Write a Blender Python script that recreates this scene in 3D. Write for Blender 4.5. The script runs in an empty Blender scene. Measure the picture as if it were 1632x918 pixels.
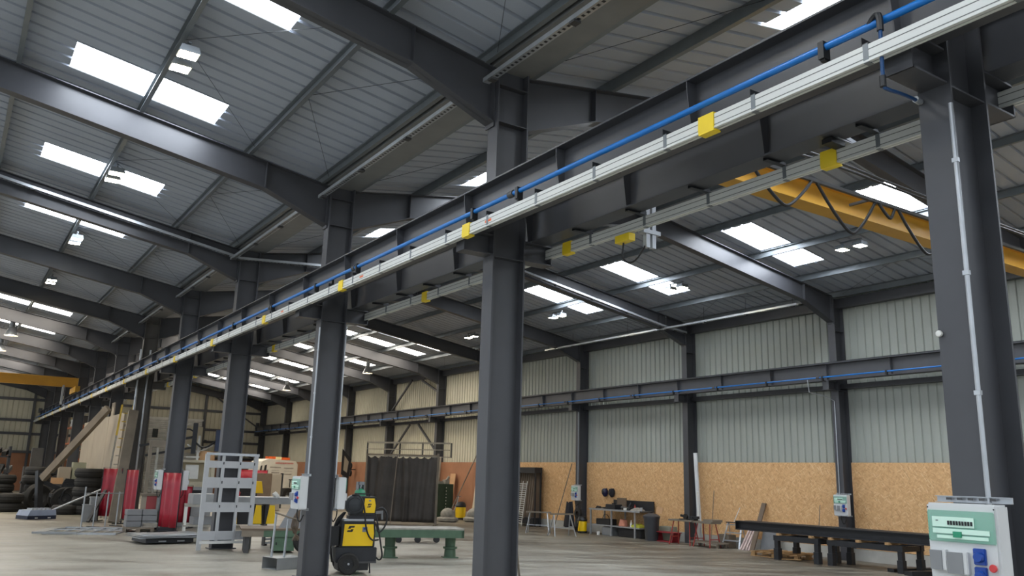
import bpy, bmesh, math, random
from mathutils import Vector, Matrix
random.seed(7)
SC = bpy.context.scene
COL = SC.collection
PI = math.pi

# ---------------------------------------------------------------- camera, world, exposure
FOCAL_PX = 1330.0
YAW, PITCH, ROLL = 0.58322, 0.22298, 0.02775
fwd = Vector((math.sin(YAW) * math.cos(PITCH), math.cos(YAW) * math.cos(PITCH), math.sin(PITCH)))
rgt = Vector((math.cos(YAW), -math.sin(YAW), 0))
upv = rgt.cross(fwd)
r2 = rgt * math.cos(ROLL) + upv * math.sin(ROLL)
u2 = -rgt * math.sin(ROLL) + upv * math.cos(ROLL)
cam = bpy.data.cameras.new('camera'); camo = bpy.data.objects.new('camera', cam); COL.objects.link(camo)
cam.sensor_width = 36; cam.lens = FOCAL_PX / 1632 * 36; cam.clip_end = 300; cam.clip_start = .05
camo.matrix_world = Matrix(((r2.x, u2.x, -fwd.x, 0), (r2.y, u2.y, -fwd.y, 0), (r2.z, u2.z, -fwd.z, 2.0), (0, 0, 0, 1)))
SC.camera = camo
SC.view_settings.view_transform = 'Standard'; SC.view_settings.look = 'None'
SC.view_settings.gamma = 1; SC.view_settings.exposure = 0.17; SC.view_settings.use_curve_mapping = False
w = bpy.data.worlds.new('daylight'); SC.world = w; w.use_nodes = True
bg = w.node_tree.nodes['Background']; bg.inputs[0].default_value = (.84, .92, 1.0, 1); bg.inputs[1].default_value = 1.05
SKY_NEAR, SKY_FAR, FLOOD, BELL = 18.0, 16.0, 60.0, 90.0

# ---------------------------------------------------------------- materials
def lin(c):
    return tuple((v / 255 / 12.92 if v <= 10 else ((v / 255 + .055) / 1.055) ** 2.4) for v in c) + (1,)
MATS = {}
def mat(name, c, rough=.5, metal=0., var=.12, scale=3., bump=0., bscale=40., emit=0., spec=.5, stretch=None, alpha=1.):
    if name in MATS: return MATS[name]
    m = bpy.data.materials.new(name); m.use_nodes = True; nt = m.node_tree; b = nt.nodes['Principled BSDF']
    L = nt.links.new; base = lin(c)
    b.inputs['Roughness'].default_value = rough; b.inputs['Metallic'].default_value = metal
    b.inputs['Specular IOR Level'].default_value = spec
    tc = nt.nodes.new('ShaderNodeTexCoord'); mp = nt.nodes.new('ShaderNodeMapping'); L(tc.outputs['Object'], mp.inputs[0])
    if stretch: mp.inputs['Scale'].default_value = stretch
    n = nt.nodes.new('ShaderNodeTexNoise'); n.inputs['Scale'].default_value = scale; n.inputs['Detail'].default_value = 5
    L(mp.outputs[0], n.inputs['Vector'])
    r = nt.nodes.new('ShaderNodeValToRGB'); L(n.outputs['Fac'], r.inputs[0])
    r.color_ramp.elements[0].position = .3; r.color_ramp.elements[1].position = .7
    r.color_ramp.elements[0].color = tuple(v * (1 - var) for v in base[:3]) + (1,)
    r.color_ramp.elements[1].color = tuple(min(1, v * (1 + var)) for v in base[:3]) + (1,)
    L(r.outputs[0], b.inputs['Base Color'])
    if bump:
        n2 = nt.nodes.new('ShaderNodeTexNoise'); n2.inputs['Scale'].default_value = bscale; L(mp.outputs[0], n2.inputs['Vector'])
        bp = nt.nodes.new('ShaderNodeBump'); bp.inputs['Strength'].default_value = bump; bp.inputs['Distance'].default_value = .02
        L(n2.outputs['Fac'], bp.inputs['Height']); L(bp.outputs[0], b.inputs['Normal'])
    if emit:
        b.inputs['Emission Color'].default_value = base; b.inputs['Emission Strength'].default_value = emit
    if alpha < 1: b.inputs['Alpha'].default_value = alpha
    MATS[name] = m
    return m
STEEL = mat('anthracite_paint', (67, 68, 72), .42, 0, .08, 2)
STEEL2 = mat('old_brown_grey_paint', (84, 81, 77), .55, 0, .12, 2)
PURL = mat('galvanised_purlin', (118, 124, 128), .4, .35, .08, 4)
GALV = mat('galvanised', (176, 180, 184), .35, .6, .1, 6)
GUTTER = mat('gutter_sheet', (128, 130, 130), .5, .2, .08, 3)
ROOF = mat('roof_sheet', (164, 171, 182), .6, 0, .06, .8)
CLAD = mat('wall_cladding', (156, 161, 153), .5, 0, .05, .6)
CREAM_LIT = mat('warm_lit_cream', (190, 186, 166), .55, 0, .07, .6)  # far cladding, with the warm tone of the lamplight mixed into its cream
RUST = mat('rust_paint', (158, 110, 80), .7, 0, .14, 1.2)
PLINTH = mat('concrete_plinth', (176, 174, 166), .8, 0, .12, 2)
ALU = mat('grey_plastic_rail', (206, 208, 204), .4, 0, .03, 2)
DKALU = mat('rail_groove', (92, 94, 92), .6)
YEL = mat('yellow_cover', (236, 205, 40), .45, 0, .05)
CRANEY = mat('crane_yellow', (192, 146, 46), .45, 0, .08, 2)
BLUE = mat('blue_pipe', (14, 110, 190), .3, 0, .03)
BLK = mat('black_plastic', (24, 25, 27), .5, 0, .1)
BLKM = mat('black_steel', (36, 38, 42), .45, .1, .15, 5)
RUBBER = mat('tyre_rubber', (34, 33, 31), .75, 0, .2, 6, .3)
SKYM = mat('skylight_near', (236, 244, 255), .4, 0, 0, 1, emit=SKY_NEAR)
SKYF = mat('skylight_far', (255, 245, 230), .4, 0, 0, 1, emit=SKY_FAR)
FLM = mat('flood_lens', (255, 240, 205), .3, 0, 0, 1, emit=FLOOD)
BLM = mat('bell_lens', (255, 226, 176), .3, 0, 0, 1, emit=BELL)
WHITE = mat('white_paint', (214, 214, 208), .45, 0, .05)
GREYP = mat('light_grey_cabinet', (202, 204, 204), .4, 0, .03)
MIDG = mat('mid_grey', (128, 130, 132), .5, 0, .08)
GRAYS = mat('grey_sheet_steel', (150, 152, 152), .45, .4, .1, 3)
DGREY = mat('dark_grey', (66, 66, 66), .6, 0, .12)
GREENC = mat('green_window', (96, 190, 156), .15, 0, .05, alpha=.45)
GREENI = mat('green_interior', (206, 236, 220), .5, 0, .08)
GREEN = mat('machine_green', (78, 104, 82), .5, 0, .15, 4)
DGREEN = mat('dark_green', (40, 62, 46), .5, 0, .15, 4)
BOTTLE = mat('bottle_green', (46, 128, 92), .35, 0, .05)
SOCK = mat('socket_blue', (22, 66, 150), .35, 0, .04)
RED = mat('button_red', (200, 60, 62), .4)
SCREEN = mat('red_screen', (158, 26, 46), .4, 0, .12, 2, .15, 6)
REDTOTE = mat('red_tote', (140, 34, 44), .5)
REDST = mat('red_steel', (150, 50, 42), .5, 0, .15)
WYEL = mat('welder_yellow', (238, 196, 8), .35, 0, .03)
CURT = mat('curtain_black', (66, 61, 56), .65, 0, .25, 1.6, .3, 5)
WOOD = mat('raw_timber', (176, 140, 96), .75, 0, .18, 3, stretch=(1, 8, 1))
OLDW = mat('old_timber', (124, 114, 100), .8, 0, .2, 2)
BEIGE = mat('beige_board', (158, 148, 132), .75, 0, .08, 1)
CARD = mat('cardboard', (190, 150, 110), .8, 0, .08)
BROWN = mat('brown_panel', (104, 88, 72), .6, 0, .1)
DUST = mat('dusty_metal', (150, 146, 136), .7, .1, .2, 8)
GLASS = mat('dark_glass', (52, 56, 54), .15)
ORANGE = mat('beacon_orange', (226, 104, 50), .3)
TXTG = mat('faded_lettering', (168, 160, 148), .6)
TXTR = mat('red_lettering', (212, 130, 120), .6)
CLOTH = mat('dark_cloth', (30, 31, 38), .9, 0, .25, 6, .3)
PINKW = mat('pink_cloth', (206, 140, 116), .9)
BLACKV = mat('visor', (30, 30, 60), .2)

def floor_material():
    m = bpy.data.materials.new('concrete_floor'); m.use_nodes = True; nt = m.node_tree; b = nt.nodes['Principled BSDF']; L = nt.links.new
    tc = nt.nodes.new('ShaderNodeTexCoord')
    def noise(sc, st, det=6, rough=.6, rot=-YAW):
        mp = nt.nodes.new('ShaderNodeMapping'); mp.vector_type = 'TEXTURE'; mp.inputs['Scale'].default_value = st; mp.inputs['Rotation'].default_value = (0, 0, rot); L(tc.outputs['Object'], mp.inputs[0])
        n = nt.nodes.new('ShaderNodeTexNoise'); n.inputs['Scale'].default_value = sc; n.inputs['Detail'].default_value = det; n.inputs['Roughness'].default_value = rough
        L(mp.outputs[0], n.inputs['Vector']); return n.outputs['Fac']
    def math_(op, a, b, c=None):
        n = nt.nodes.new('ShaderNodeMath'); n.operation = op
        for k, v in enumerate((a, b, c)):
            if v is None: continue
            if isinstance(v, (int, float)): n.inputs[k].default_value = v
            else: L(v, n.inputs[k])
        return n.outputs[0]
    a = noise(.16, (1.6, 1, 1), 4); c = noise(.9, (2.6, .55, 1), 9, .68); d = noise(7, (1, 1, 1), 8, .7); e2 = noise(.5, (3.5, .35, 1), 7, .7, -.1)
    m2 = math_('MULTIPLY_ADD', a, .35, math_('MULTIPLY_ADD', c, .4, math_('MULTIPLY_ADD', e2, .25, math_('MULTIPLY', d, .12))))
    sp = nt.nodes.new('ShaderNodeSeparateXYZ'); L(tc.outputs['Object'], sp.inputs[0])
    x_darken = nt.nodes.new('ShaderNodeMapRange'); L(sp.outputs[0], x_darken.inputs[0]); x_darken.inputs[1].default_value = 7; x_darken.inputs[2].default_value = 15; x_darken.inputs[3].default_value = 0; x_darken.inputs[4].default_value = .07  # floor tone gets gradually darker from the middle towards the right bay
    r = nt.nodes.new('ShaderNodeValToRGB'); L(math_('SUBTRACT', m2, x_darken.outputs[0]), r.inputs[0])
    e = r.color_ramp.elements; e[0].position = .39; e[0].color = lin((58, 52, 44)); e[1].position = .70; e[1].color = lin((182, 178, 164))
    x = e.new(.475); x.color = lin((104, 97, 85)); x = e.new(.53); x.color = lin((132, 127, 114)); x = e.new(.61); x.color = lin((154, 150, 137))
    L(r.outputs[0], b.inputs['Base Color'])
    rr = nt.nodes.new('ShaderNodeMapRange'); L(c, rr.inputs[0]); rr.inputs[1].default_value = .35; rr.inputs[2].default_value = .65; rr.inputs[3].default_value = .33; rr.inputs[4].default_value = .62; L(rr.outputs[0], b.inputs['Roughness'])
    bp = nt.nodes.new('ShaderNodeBump'); bp.inputs['Strength'].default_value = .12; bp.inputs['Distance'].default_value = .01; L(d, bp.inputs['Height']); L(bp.outputs[0], b.inputs['Normal'])
    return m
def osb_material():
    m = bpy.data.materials.new('strand_board'); m.use_nodes = True; nt = m.node_tree; b = nt.nodes['Principled BSDF']; L = nt.links.new
    b.inputs['Roughness'].default_value = .65
    tc = nt.nodes.new('ShaderNodeTexCoord'); outs = []
    for rot, st in ((.5, (1, .1, .035)), (-.9, (1, .1, .04)), (1.0, (1, .13, .022)), (-.5, (1, .13, .024))):
        mp = nt.nodes.new('ShaderNodeMapping'); mp.vector_type = 'TEXTURE'; mp.inputs['Rotation'].default_value = (rot, 0, 0); mp.inputs['Scale'].default_value = st; L(tc.outputs['Object'], mp.inputs[0])
        v = nt.nodes.new('ShaderNodeTexVoronoi'); v.inputs['Scale'].default_value = 1.0; L(mp.outputs[0], v.inputs['Vector']); outs.append(v)
    sx = []
    for v in outs:
        s = nt.nodes.new('ShaderNodeSeparateColor'); L(v.outputs['Color'], s.inputs[0]); sx.append(s.outputs[0])
    def math_(op, a, b):
        n = nt.nodes.new('ShaderNodeMath'); n.operation = op
        for k, v in enumerate((a, b)):
            if isinstance(v, (int, float)): n.inputs[k].default_value = v
            else: L(v, n.inputs[k])
        return n.outputs[0]
    r = nt.nodes.new('ShaderNodeValToRGB'); L(math_('MULTIPLY', math_('ADD', sx[0], sx[1]), .5), r.inputs[0])
    e = r.color_ramp.elements; e[0].position = .1; e[0].color = lin((198, 152, 102)); e[1].position = .95; e[1].color = lin((224, 182, 130))
    def over(base, fac, col):
        m_ = nt.nodes.new('ShaderNodeMix'); m_.data_type = 'RGBA'; L(fac, m_.inputs[0]); L(base, m_.inputs[6]); m_.inputs[7].default_value = lin(col); return m_.outputs[2]
    o = over(r.outputs[0], math_('MULTIPLY', math_('GREATER_THAN', sx[2], .95), .6), (236, 206, 158))
    o = over(o, math_('MULTIPLY', math_('GREATER_THAN', sx[3], .95), .5), (232, 200, 150))
    o = over(o, math_('MULTIPLY', math_('LESS_THAN', sx[2], .03), .5), (160, 118, 74))
    L(o, b.inputs['Base Color'])
    return m
FLOORM, OSB = floor_material(), osb_material()

# ---------------------------------------------------------------- mesh helpers
V = Vector
class MB:
    def __init__(s): s.bm = bmesh.new()
    def prism(s, poly, o, u, v, w):
        o, u, v, w = V(o), V(u), V(v), V(w)
        a = [s.bm.verts.new(o + u * p[0] + v * p[1]) for p in poly]
        b = [s.bm.verts.new(o + u * p[0] + v * p[1] + w) for p in poly]
        n = len(poly)
        s.bm.faces.new(a); s.bm.faces.new(b[::-1])
        for i in range(n): s.bm.faces.new((a[i], b[i], b[(i + 1) % n], a[(i + 1) % n]))
        return s
    def box(s, x0, x1, y0, y1, z0, z1):
        return s.prism([(x0, y0), (x1, y0), (x1, y1), (x0, y1)], (0, 0, z0), (1, 0, 0), (0, 1, 0), (0, 0, z1 - z0))
    def bar(s, p, q, wd, ht=None, up=(0, 0, 1)):
        p, q = V(p), V(q); ht = ht or wd; d = q - p; up = V(up)
        if d.cross(up).length < 1e-6: up = V((0, 1, 0))
        a = d.cross(up).normalized(); c = a.cross(d).normalized()
        return s.prism([(-wd / 2, -ht / 2), (wd / 2, -ht / 2), (wd / 2, ht / 2), (-wd / 2, ht / 2)], p, a, c, d)
    def cyl(s, p, q, r, r1=None, seg=14):
        p, q = V(p), V(q); r1 = r if r1 is None else r1; d = (q - p).normalized()
        a = d.cross(V((0, 0, 1)) if abs(d.z) < .95 else V((0, 1, 0))).normalized(); c = d.cross(a)
        A = []; B = []
        for i in range(seg):
            t = 2 * PI * i / seg; e = a * math.cos(t) + c * math.sin(t)
            A.append(s.bm.verts.new(p + e * r)); B.append(s.bm.verts.new(q + e * r1))
        s.bm.faces.new(A[::-1]); s.bm.faces.new(B)
        for i in range(seg): s.bm.faces.new((A[i], A[(i + 1) % seg], B[(i + 1) % seg], B[i]))
        return s
    def tube(s, pts, r, seg=8, smooth=0):
        pts = [V(p) for p in pts]
        for _ in range(smooth):
            o = [pts[0]]
            for i in range(len(pts) - 1): o += [pts[i] * .75 + pts[i + 1] * .25, pts[i] * .25 + pts[i + 1] * .75]
            pts = o + [pts[-1]]
        prev = None; ref = None
        for i, p in enumerate(pts):
            d = (pts[min(i + 1, len(pts) - 1)] - pts[max(i - 1, 0)]).normalized()
            if ref is None: ref = d.cross(V((0, 0, 1)) if abs(d.z) < .95 else V((0, 1, 0))).normalized()
            ref = (ref - d * ref.dot(d)).normalized(); c = d.cross(ref)
            ring = [s.bm.verts.new(p + (ref * math.cos(2 * PI * k / seg) + c * math.sin(2 * PI * k / seg)) * r) for k in range(seg)]
            if prev:
                for k in range(seg): s.bm.faces.new((prev[k], prev[(k + 1) % seg], ring[(k + 1) % seg], ring[k]))
            else: s.bm.faces.new(ring[::-1])
            prev = ring
        s.bm.faces.new(prev)
        return s
    def lathe(s, prof, o=(0, 0, 0), ax=(0, 0, 1), seg=24, closed=False):
        o, ax = V(o), V(ax).normalized()
        a = ax.cross(V((0, 0, 1)) if abs(ax.z) < .95 else V((0, 1, 0))).normalized(); c = ax.cross(a)
        rings = []
        for r, z in prof:
            if r < 1e-5: rings.append([s.bm.verts.new(o + ax * z)] * seg)
            else: rings.append([s.bm.verts.new(o + ax * z + (a * math.cos(2 * PI * k / seg) + c * math.sin(2 * PI * k / seg)) * r) for k in range(seg)])
        pr = list(zip(rings, rings[1:])) + ([(rings[-1], rings[0])] if closed else [])
        for A, B in pr:
            for k in range(seg):
                f = []
                for vv in (A[k], A[(k + 1) % seg], B[(k + 1) % seg], B[k]):
                    if vv not in f: f.append(vv)
                if len(f) > 2: s.bm.faces.new(f)
        return s
    def grid(s, fn, nu, nv):
        vs = [[s.bm.verts.new(fn(i / nu, j / nv)) for j in range(nv + 1)] for i in range(nu + 1)]
        for i in range(nu):
            for j in range(nv): s.bm.faces.new((vs[i][j], vs[i + 1][j], vs[i + 1][j + 1], vs[i][j + 1]))
        return s
    def mesh(s, name, m, bevel=0, smooth=True):
        if bevel: bmesh.ops.bevel(s.bm, geom=s.bm.edges[:], offset=bevel, segments=2, affect='EDGES', clamp_overlap=True)
        bmesh.ops.recalc_face_normals(s.bm, faces=s.bm.faces[:])
        me = bpy.data.meshes.new(name); s.bm.to_mesh(me); s.bm.free()
        for p in me.polygons: p.use_smooth = smooth
        if smooth: me.set_sharp_from_angle(angle=math.radians(35))
        me.materials.append(m); return me
    def build(s, name, m, parent=None, bevel=0, loc=None, rz=0, solid=0):
        o = bpy.data.objects.new(name, s.mesh(name, m, bevel)); COL.objects.link(o)
        if parent: o.parent = parent
        if loc: o.location = loc
        o.rotation_euler.z = rz
        if solid:
            md = o.modifiers.new('thickness', 'SOLIDIFY'); md.thickness = solid; md.offset = 0
        return o
def tag(o, label=None, cat=None, group=None, kind=None):
    if label: o['label'] = label
    if cat: o['category'] = cat
    if group: o['group'] = group
    if kind: o['kind'] = kind
    return o
def thing(name, label, cat, loc=(0, 0, 0), rz=0, group=None):
    o = bpy.data.objects.new(name, None); COL.objects.link(o); o.location = loc; o.rotation_euler = (0, 0, rz); o.empty_display_size = .1
    return tag(o, label, cat, group)
def struct(mb, name, m, bevel=0): return tag(mb.build(name, m, None, bevel), kind='structure')
def inst(name, me, parent=None, loc=(0, 0, 0), rz=0):
    o = bpy.data.objects.new(name, me); COL.objects.link(o); o.parent = parent; o.location = loc; o.rotation_euler.z = rz
    return o
def dup(root, loc, rz, label, group=None):
    r = root.copy(); COL.objects.link(r); r.location = loc; r.rotation_euler = (0, 0, rz); tag(r, label, None, group)
    for ch in list(root.children):
        c = ch.copy(); COL.objects.link(c); c.parent = r
        for g in list(ch.children):
            d = g.copy(); COL.objects.link(d); d.parent = c
    return r
ORD = ['nearest', 'second', 'third', 'fourth', 'fifth', 'sixth', 'seventh', 'eighth', 'ninth', 'tenth', 'eleventh', 'twelfth', 'thirteenth', 'fourteenth']
def ibeam(mb, o, u, v, w, h, b, tf=.016, tw=.012):
    """I section, height h along v, flange width b along u, extruded by w, origin at the centre of the bottom flange"""
    B, T = b / 2, tw / 2
    return mb.prism([(-B, 0), (B, 0), (B, tf), (T, tf), (T, h - tf), (B, h - tf), (B, h), (-B, h), (-B, h - tf), (-T, h - tf), (-T, tf), (-B, tf)], o, u, v, w)
def fz(x): return .17 if x <= 10 else max(0., .17 * (19 - x) / 9)

# ================================================================ the building
XC0, XC1, XM = 5.52, 6.02, 5.77
XW, YB, Y0 = 21.68, 69.3, -9.0
RXR, RXL = 13.75, -2.15
FR = [3 + 6 * k for k in range(-2, 12)]         # frame planes
def ztop(x):                                     # top of the rafters
    if x >= RXR: return 7.45 + .167 * (21.5 - x)
    if x >= 5.77: return 7.45 + .167 * max(0, x - 6.04)
    if x >= RXL: return 7.45 + .167 * max(0, 5.5 - x)
    return 7.45 + .167 * (x + 9.8)
# floor with a slight fall towards the right wall
xs = [-14, -6, 0, 6, 10, 13, 16, 19, 22]
f = MB()
vs = [[f.bm.verts.new((x, y, fz(x))) for y in (-12, 0, 30, 70)] for x in xs]
for i in range(len(xs) - 1):
    for j in range(3): f.bm.faces.new((vs[i][j], vs[i + 1][j], vs[i + 1][j + 1], vs[i][j + 1]))
struct(f, 'floor', FLOORM)

# roof sheets with daylight panels
PITCHY = 1 / 3
def snap(y): return Y0 + round((y - Y0) / PITCHY) * PITCHY
rows_near = [-6.3, -2.3, 1.7, 5.7, 9.67, 13.67, 18.7, 23.0]
rows_far = [35.1, 37.2, 43.4, 49.4, 55.6, 62.0]
slopes = [(6.04, RXR, [(8.3, 9.38), (9.52, 11.2)], [(7.9, 9.35), (9.55, 11.3), (11.6, 12.4)]),
          (21.68, RXR, [(16.28, 17.82), (18.02, 19.2)], [(18.08, 19.55), (16.05, 17.82), (15.0, 15.8)]),
          (5.5, RXL, [(.8, 1.98), (2.1, 3.17)], [(2.1, 3.5), (.25, 1.98), (-.6, .05)]),
          (-9.8, RXL, [(-7.2, -6.1), (-5.9, -4.7)], [(-7.4, -6.1), (-5.9, -4.5)])]
nw = 0
for xa, xb, seg_n, seg_f in slopes:
    zr = lambda x: ztop(x + (1e-4 if xb > xa else -1e-4)) + .18
    panels = [(snap(y), a, b, SKYM) for y in rows_near for a, b in seg_n] + [(snap(y), a, b, SKYF) for y in rows_far for a, b in seg_f]
    lo, hi = min(xa, xb), max(xa, xb)
    mb = MB(); n = int((YB - Y0) / PITCHY) + 1
    for j in range(n):
        y = Y0 + j * PITCHY
        cuts = sorted((a, b) for (py, a, b, _) in panels if py - .01 <= y < py + .99)
        segs = []; x = lo
        for a, b in cuts: segs.append((x, a)); x = b
        segs.append((x, hi))
        for a, b in segs:
            A = [mb.bm.verts.new((a, y + dy, ztop(min(max(a, lo + 1e-3), hi - 1e-3)) + .18 + dz)) for dy, dz in ((0, 0), (.262, 0), (.275, .045), (.32, .045), (.3333, 0))]
            B = [mb.bm.verts.new((b, y + dy, ztop(min(max(b, lo + 1e-3), hi - 1e-3)) + .18 + dz)) for dy, dz in ((0, 0), (.262, 0), (.275, .045), (.32, .045), (.3333, 0))]
            for k in range(4): mb.bm.faces.new((A[k], B[k], B[k + 1], A[k + 1]))
    struct(mb, 'ceiling', ROOF)
    for py, a, b, m in panels:
        nw += 1
        za, zb = ztop(a) + .2, ztop(b) + .2
        q = MB().prism([(a, za), (b, zb), (b, zb + .015), (a, za + .015)], (0, py, 0), (1, 0, 0), (0, 0, 1), (0, 1, 0))
        struct(q, 'window_%d' % nw, m)

# purlins
def purlin(x, sgn):
    z = ztop(x); q = MB()
    q.prism([(0, 0), (.075, 0), (.075, .012), (.012, .012), (.012, .168), (.075, .168), (.075, .18), (0, .18)], (x, Y0, z), (sgn, 0, 0), (0, 0, 1), (0, YB - Y0, 0))
    return struct(q, 'purlin', PURL)
for x in (13.3, 11.4, 9.45, 7.55, 6.08): purlin(x, 1)
for x in (14.15, 15.92, 17.92, 19.86, 21.4): purlin(x, -1)
for x in (-1.75, .13, 2.04, 3.96, 5.4): purlin(x, -1)
for x in (-2.5, -4.4, -6.0, -7.9): purlin(x, 1)
# sag rods between the purlins
q = MB()
for k in range(-1, 6):
    for xa, xb in ((3.96, 5.4), (2.04, 3.96), (7.55, 6.1), (19.86, 21.4)):
        y = 6 + 6 * k
        q.tube([(xa, y, ztop(xa) + .08), (xb, y + 2.7, ztop(xb) + .08)], .004, 5); q.tube([(xa, y, ztop(xa) + .08), (xb, y - 2.7, ztop(xb) + .08)], .004, 5)
struct(q, 'trim_1', BLKM)
# valley gutter and eaves trims
q = MB(); q.prism([(5.46, 7.62), (5.46, 7.455), (6.08, 7.455), (6.08, 7.62), (6.075, 7.62), (6.075, 7.462), (5.465, 7.462), (5.465, 7.62)], (0, Y0, 0), (1, 0, 0), (0, 0, 1), (0, YB - Y0, 0)); struct(q, 'trim_2', GUTTER)
q = MB().box(21.45, 21.66, Y0, YB, 7.16, 7.44); struct(q, 'trim_3', STEEL)

# right wall: ribbed cladding, board lining, plinth, girts
def clad_y(y0, y1, z0, z1, x, m, name):
    q = MB(); y = y0; pts = []
    while y < y1 - .01:
        pts += [(y, 0), (y + .16, 0), (y + .18, .035), (y + .23, .035)]; y += .25
    pts.append((y1, 0))
    for (a, da), (b, db) in zip(pts, pts[1:]):
        q.bm.faces.new([q.bm.verts.new(c) for c in ((x + da, a, z0), (x + db, b, z0), (x + db, b, z1), (x + da, a, z1))])
    bmesh.ops.remove_doubles(q.bm, verts=q.bm.verts[:], dist=1e-4)
    return struct(q, name, m)
clad_y(Y0, 33, 2.0, 4.0, XW - .012, CLAD, 'wall_right'); clad_y(Y0, 33, 3.95, 7.6, XW, CLAD, 'wall_right')
clad_y(33, YB, 2.0, 7.6, XW, CREAM_LIT, 'wall_right')
q = MB().box(XW + .06, XW + .12, Y0, YB, -.1, 7.6); struct(q, 'wall_right', MIDG)
for k in range(-1, 6):
    a, b = 3 + 6 * (k - 1) + .13, 3 + 6 * k - .13
    for i in range(5):
        y0 = a + (b - a) * i / 5 + .002; y1 = a + (b - a) * (i + 1) / 5 - .002
        struct(MB().box(XW - .1, XW - .08, y0, y1, .32, 2.67), 'wall_right_board', OSB)
struct(MB().box(XW - .1, XW - .07, 33.13, YB, .3, 2.67), 'wall_right_board', RUST)
struct(MB().box(XW - .14, XW + .05, Y0, YB, -.05, .31), 'baseboard_right', PLINTH)
q = MB(); q.box(21.45, 21.66, Y0, YB, 4.76, 4.90); struct(q, 'trim_4', STEEL)
# back wall
q = MB(); x = -10.; pts = []
while x < 21.6: pts += [(x, 0), (x + .24, 0), (x + .26, .035), (x + .31, .035)]; x += .333
pts.append((21.68, 0))
def backwall(z0, z1fn, m, name, skip=None):
    q = MB()
    for (a, da), (b, db) in zip(pts, pts[1:]):
        za = z0
        if skip and skip[0] <= a < skip[1]: za = skip[2]
        q.bm.faces.new([q.bm.verts.new(c) for c in ((a, YB + da, za), (b, YB + db, za), (b, YB + db, z1fn(b)), (a, YB + da, z1fn(a)))])
    return struct(q, name, m)
backwall(2.7, lambda x: ztop(x) + .2, CREAM_LIT, 'wall_back', (12.7, 16.7, 5.7))
struct(MB().box(-10, 12.7, YB - .05, YB, 0, 2.75).box(16.7, 21.6, YB - .05, YB, 0, 2.75), 'wall_back_lining', RUST)
struct(MB().box(-10, 21.7, YB + .08, YB + .12, -.1, 8.9), 'wall_back', MIDG)
for i, z in enumerate((2.82, 4.08, 5.02, 6.5)):
    q = MB().box(-10, 12.6, YB - .16, YB - .02, z - .09, z + .09).box(16.8, 21.5, YB - .16, YB - .02, z - .09, z + .09)
    if z > 6: q.box(12.6, 16.8, YB - .16, YB - .02, z - .09, z + .09)
    struct(q, 'trim_%d' % (5 + i), STEEL)
q = MB()
for x, z1 in ((1.0, 8.1), (4.9, 7.4), (8.6, 7.7), (12.6, 8.4), (16.8, 8.2)): ibeam(q, (x, YB - .2, 0), (1, 0, 0), (0, 1, 0), (0, 0, z1), .2, .16)
struct(q, 'trim_9', STEEL)
struct(MB().bar((16.9, YB - .25, 8.0), (21.0, YB - .25, 5.4), .09).bar((16.9, YB - .25, 4.2), (21.0, YB - .25, 2.9), .09), 'trim_10', STEEL)
d = MB()
for i in range(38):
    z = .17 + i * .145; d.prism([(0, 0), (.05, .02), (.05, .125), (0, .145)], (12.75, YB, z), (0, -1, 0), (0, 0, 1), (3.9, 0, 0))
dr = struct(d, 'door_1', mat('shutter', (206, 206, 200), .6))
MB().box(13.05, 13.45, YB - .09, YB - .04, 4.25, 4.9).build('door_window', GLASS, dr)
MB().box(12.6, 16.8, YB - .12, YB - .02, 5.66, 5.8).build('door_head', WHITE, dr)
struct(MB().box(15.2, 16.7, YB - .35, YB - .15, 3.2, 5.2), 'door_1_panel', CREAM_LIT)

# ---------------------------------------------------------------- columns
def col_mesh(h, z0=0): return ibeam(MB(), (0, 0, z0), (0, 1, 0), (1, 0, 0), (0, 0, h - z0), .5, .24, .022, .014)
for k in range(-1, 12):
    y = 3 + 6 * k; m = STEEL if k != 5 else STEEL2
    lab = ('dark grey steel column in the foreground with a green-windowed cabinet on its near face' if k == 0 else
           'grey-brown steel column, sixth in the middle row, with two slim pipes above the crane beam' if k == 5 else
           'tall dark grey steel column, %s in the middle row counting away from the foreground' % ORD[k] if k > 0 else
           'dark grey steel column of the middle row standing behind the photographer')
    t = thing('steel_column', lab, 'column', (XC0, y - .05, 0), 0, 'columns of the middle row')
    col_mesh(7.46, .15).build('shaft', m, t)
    for z in (4.78, 6.66, 7.2): MB().box(.022, .478, -.11, .11, z, z + .014).build('stiffener_plate', m, t)
    b = MB(); ibeam(b, (0, 0, 4.8), (0, 1, 0), (0, 0, 1), (-.42, 0, 0), .27, .2); b.box(-.425, -.41, -.1, .1, 4.8, 5.07); b.build('bracket', m, t)
    b = MB(); ibeam(b, (.5, 0, 4.8), (0, 1, 0), (0, 0, 1), (.45, 0, 0), .27, .2); b.box(.94, .955, -.1, .1, 4.8, 5.07); b.build('bracket', m, t)
    MB().box(-.06, .56, -.17, .17, .165, .195).build('base_plate', m, t)
    if k in (0, 2):
        q = MB().tube([(-.012, -.115, 1.9), (-.012, -.115, 4.64)], .016, 8)
        for z in (2.6, 3.4, 4.2): q.box(-.03, 0, -.135, -.095, z, z + .03)
        q.build('conduit', GALV, t)
    if k == 2: MB().tube([(.512, -.115, 1.9), (.512, -.115, 4.72)], .016, 8).build('conduit', GALV, t)
    if k == 5:
        for yy in (.16, -.16): MB().tube([(.1 + yy, -.17, 1.2), (.1 + yy, -.17, 6.2)], .035, 8).build('pipe', GALV, t)
    if k == 0: MB().lathe([(0, 0), (.02, .003), (.023, .018), (.02, .028), (0, .036)], (-.002, .105, 3.03), (-1, 0, 0), 12).build('sensor_dome', WHITE, t)
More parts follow.
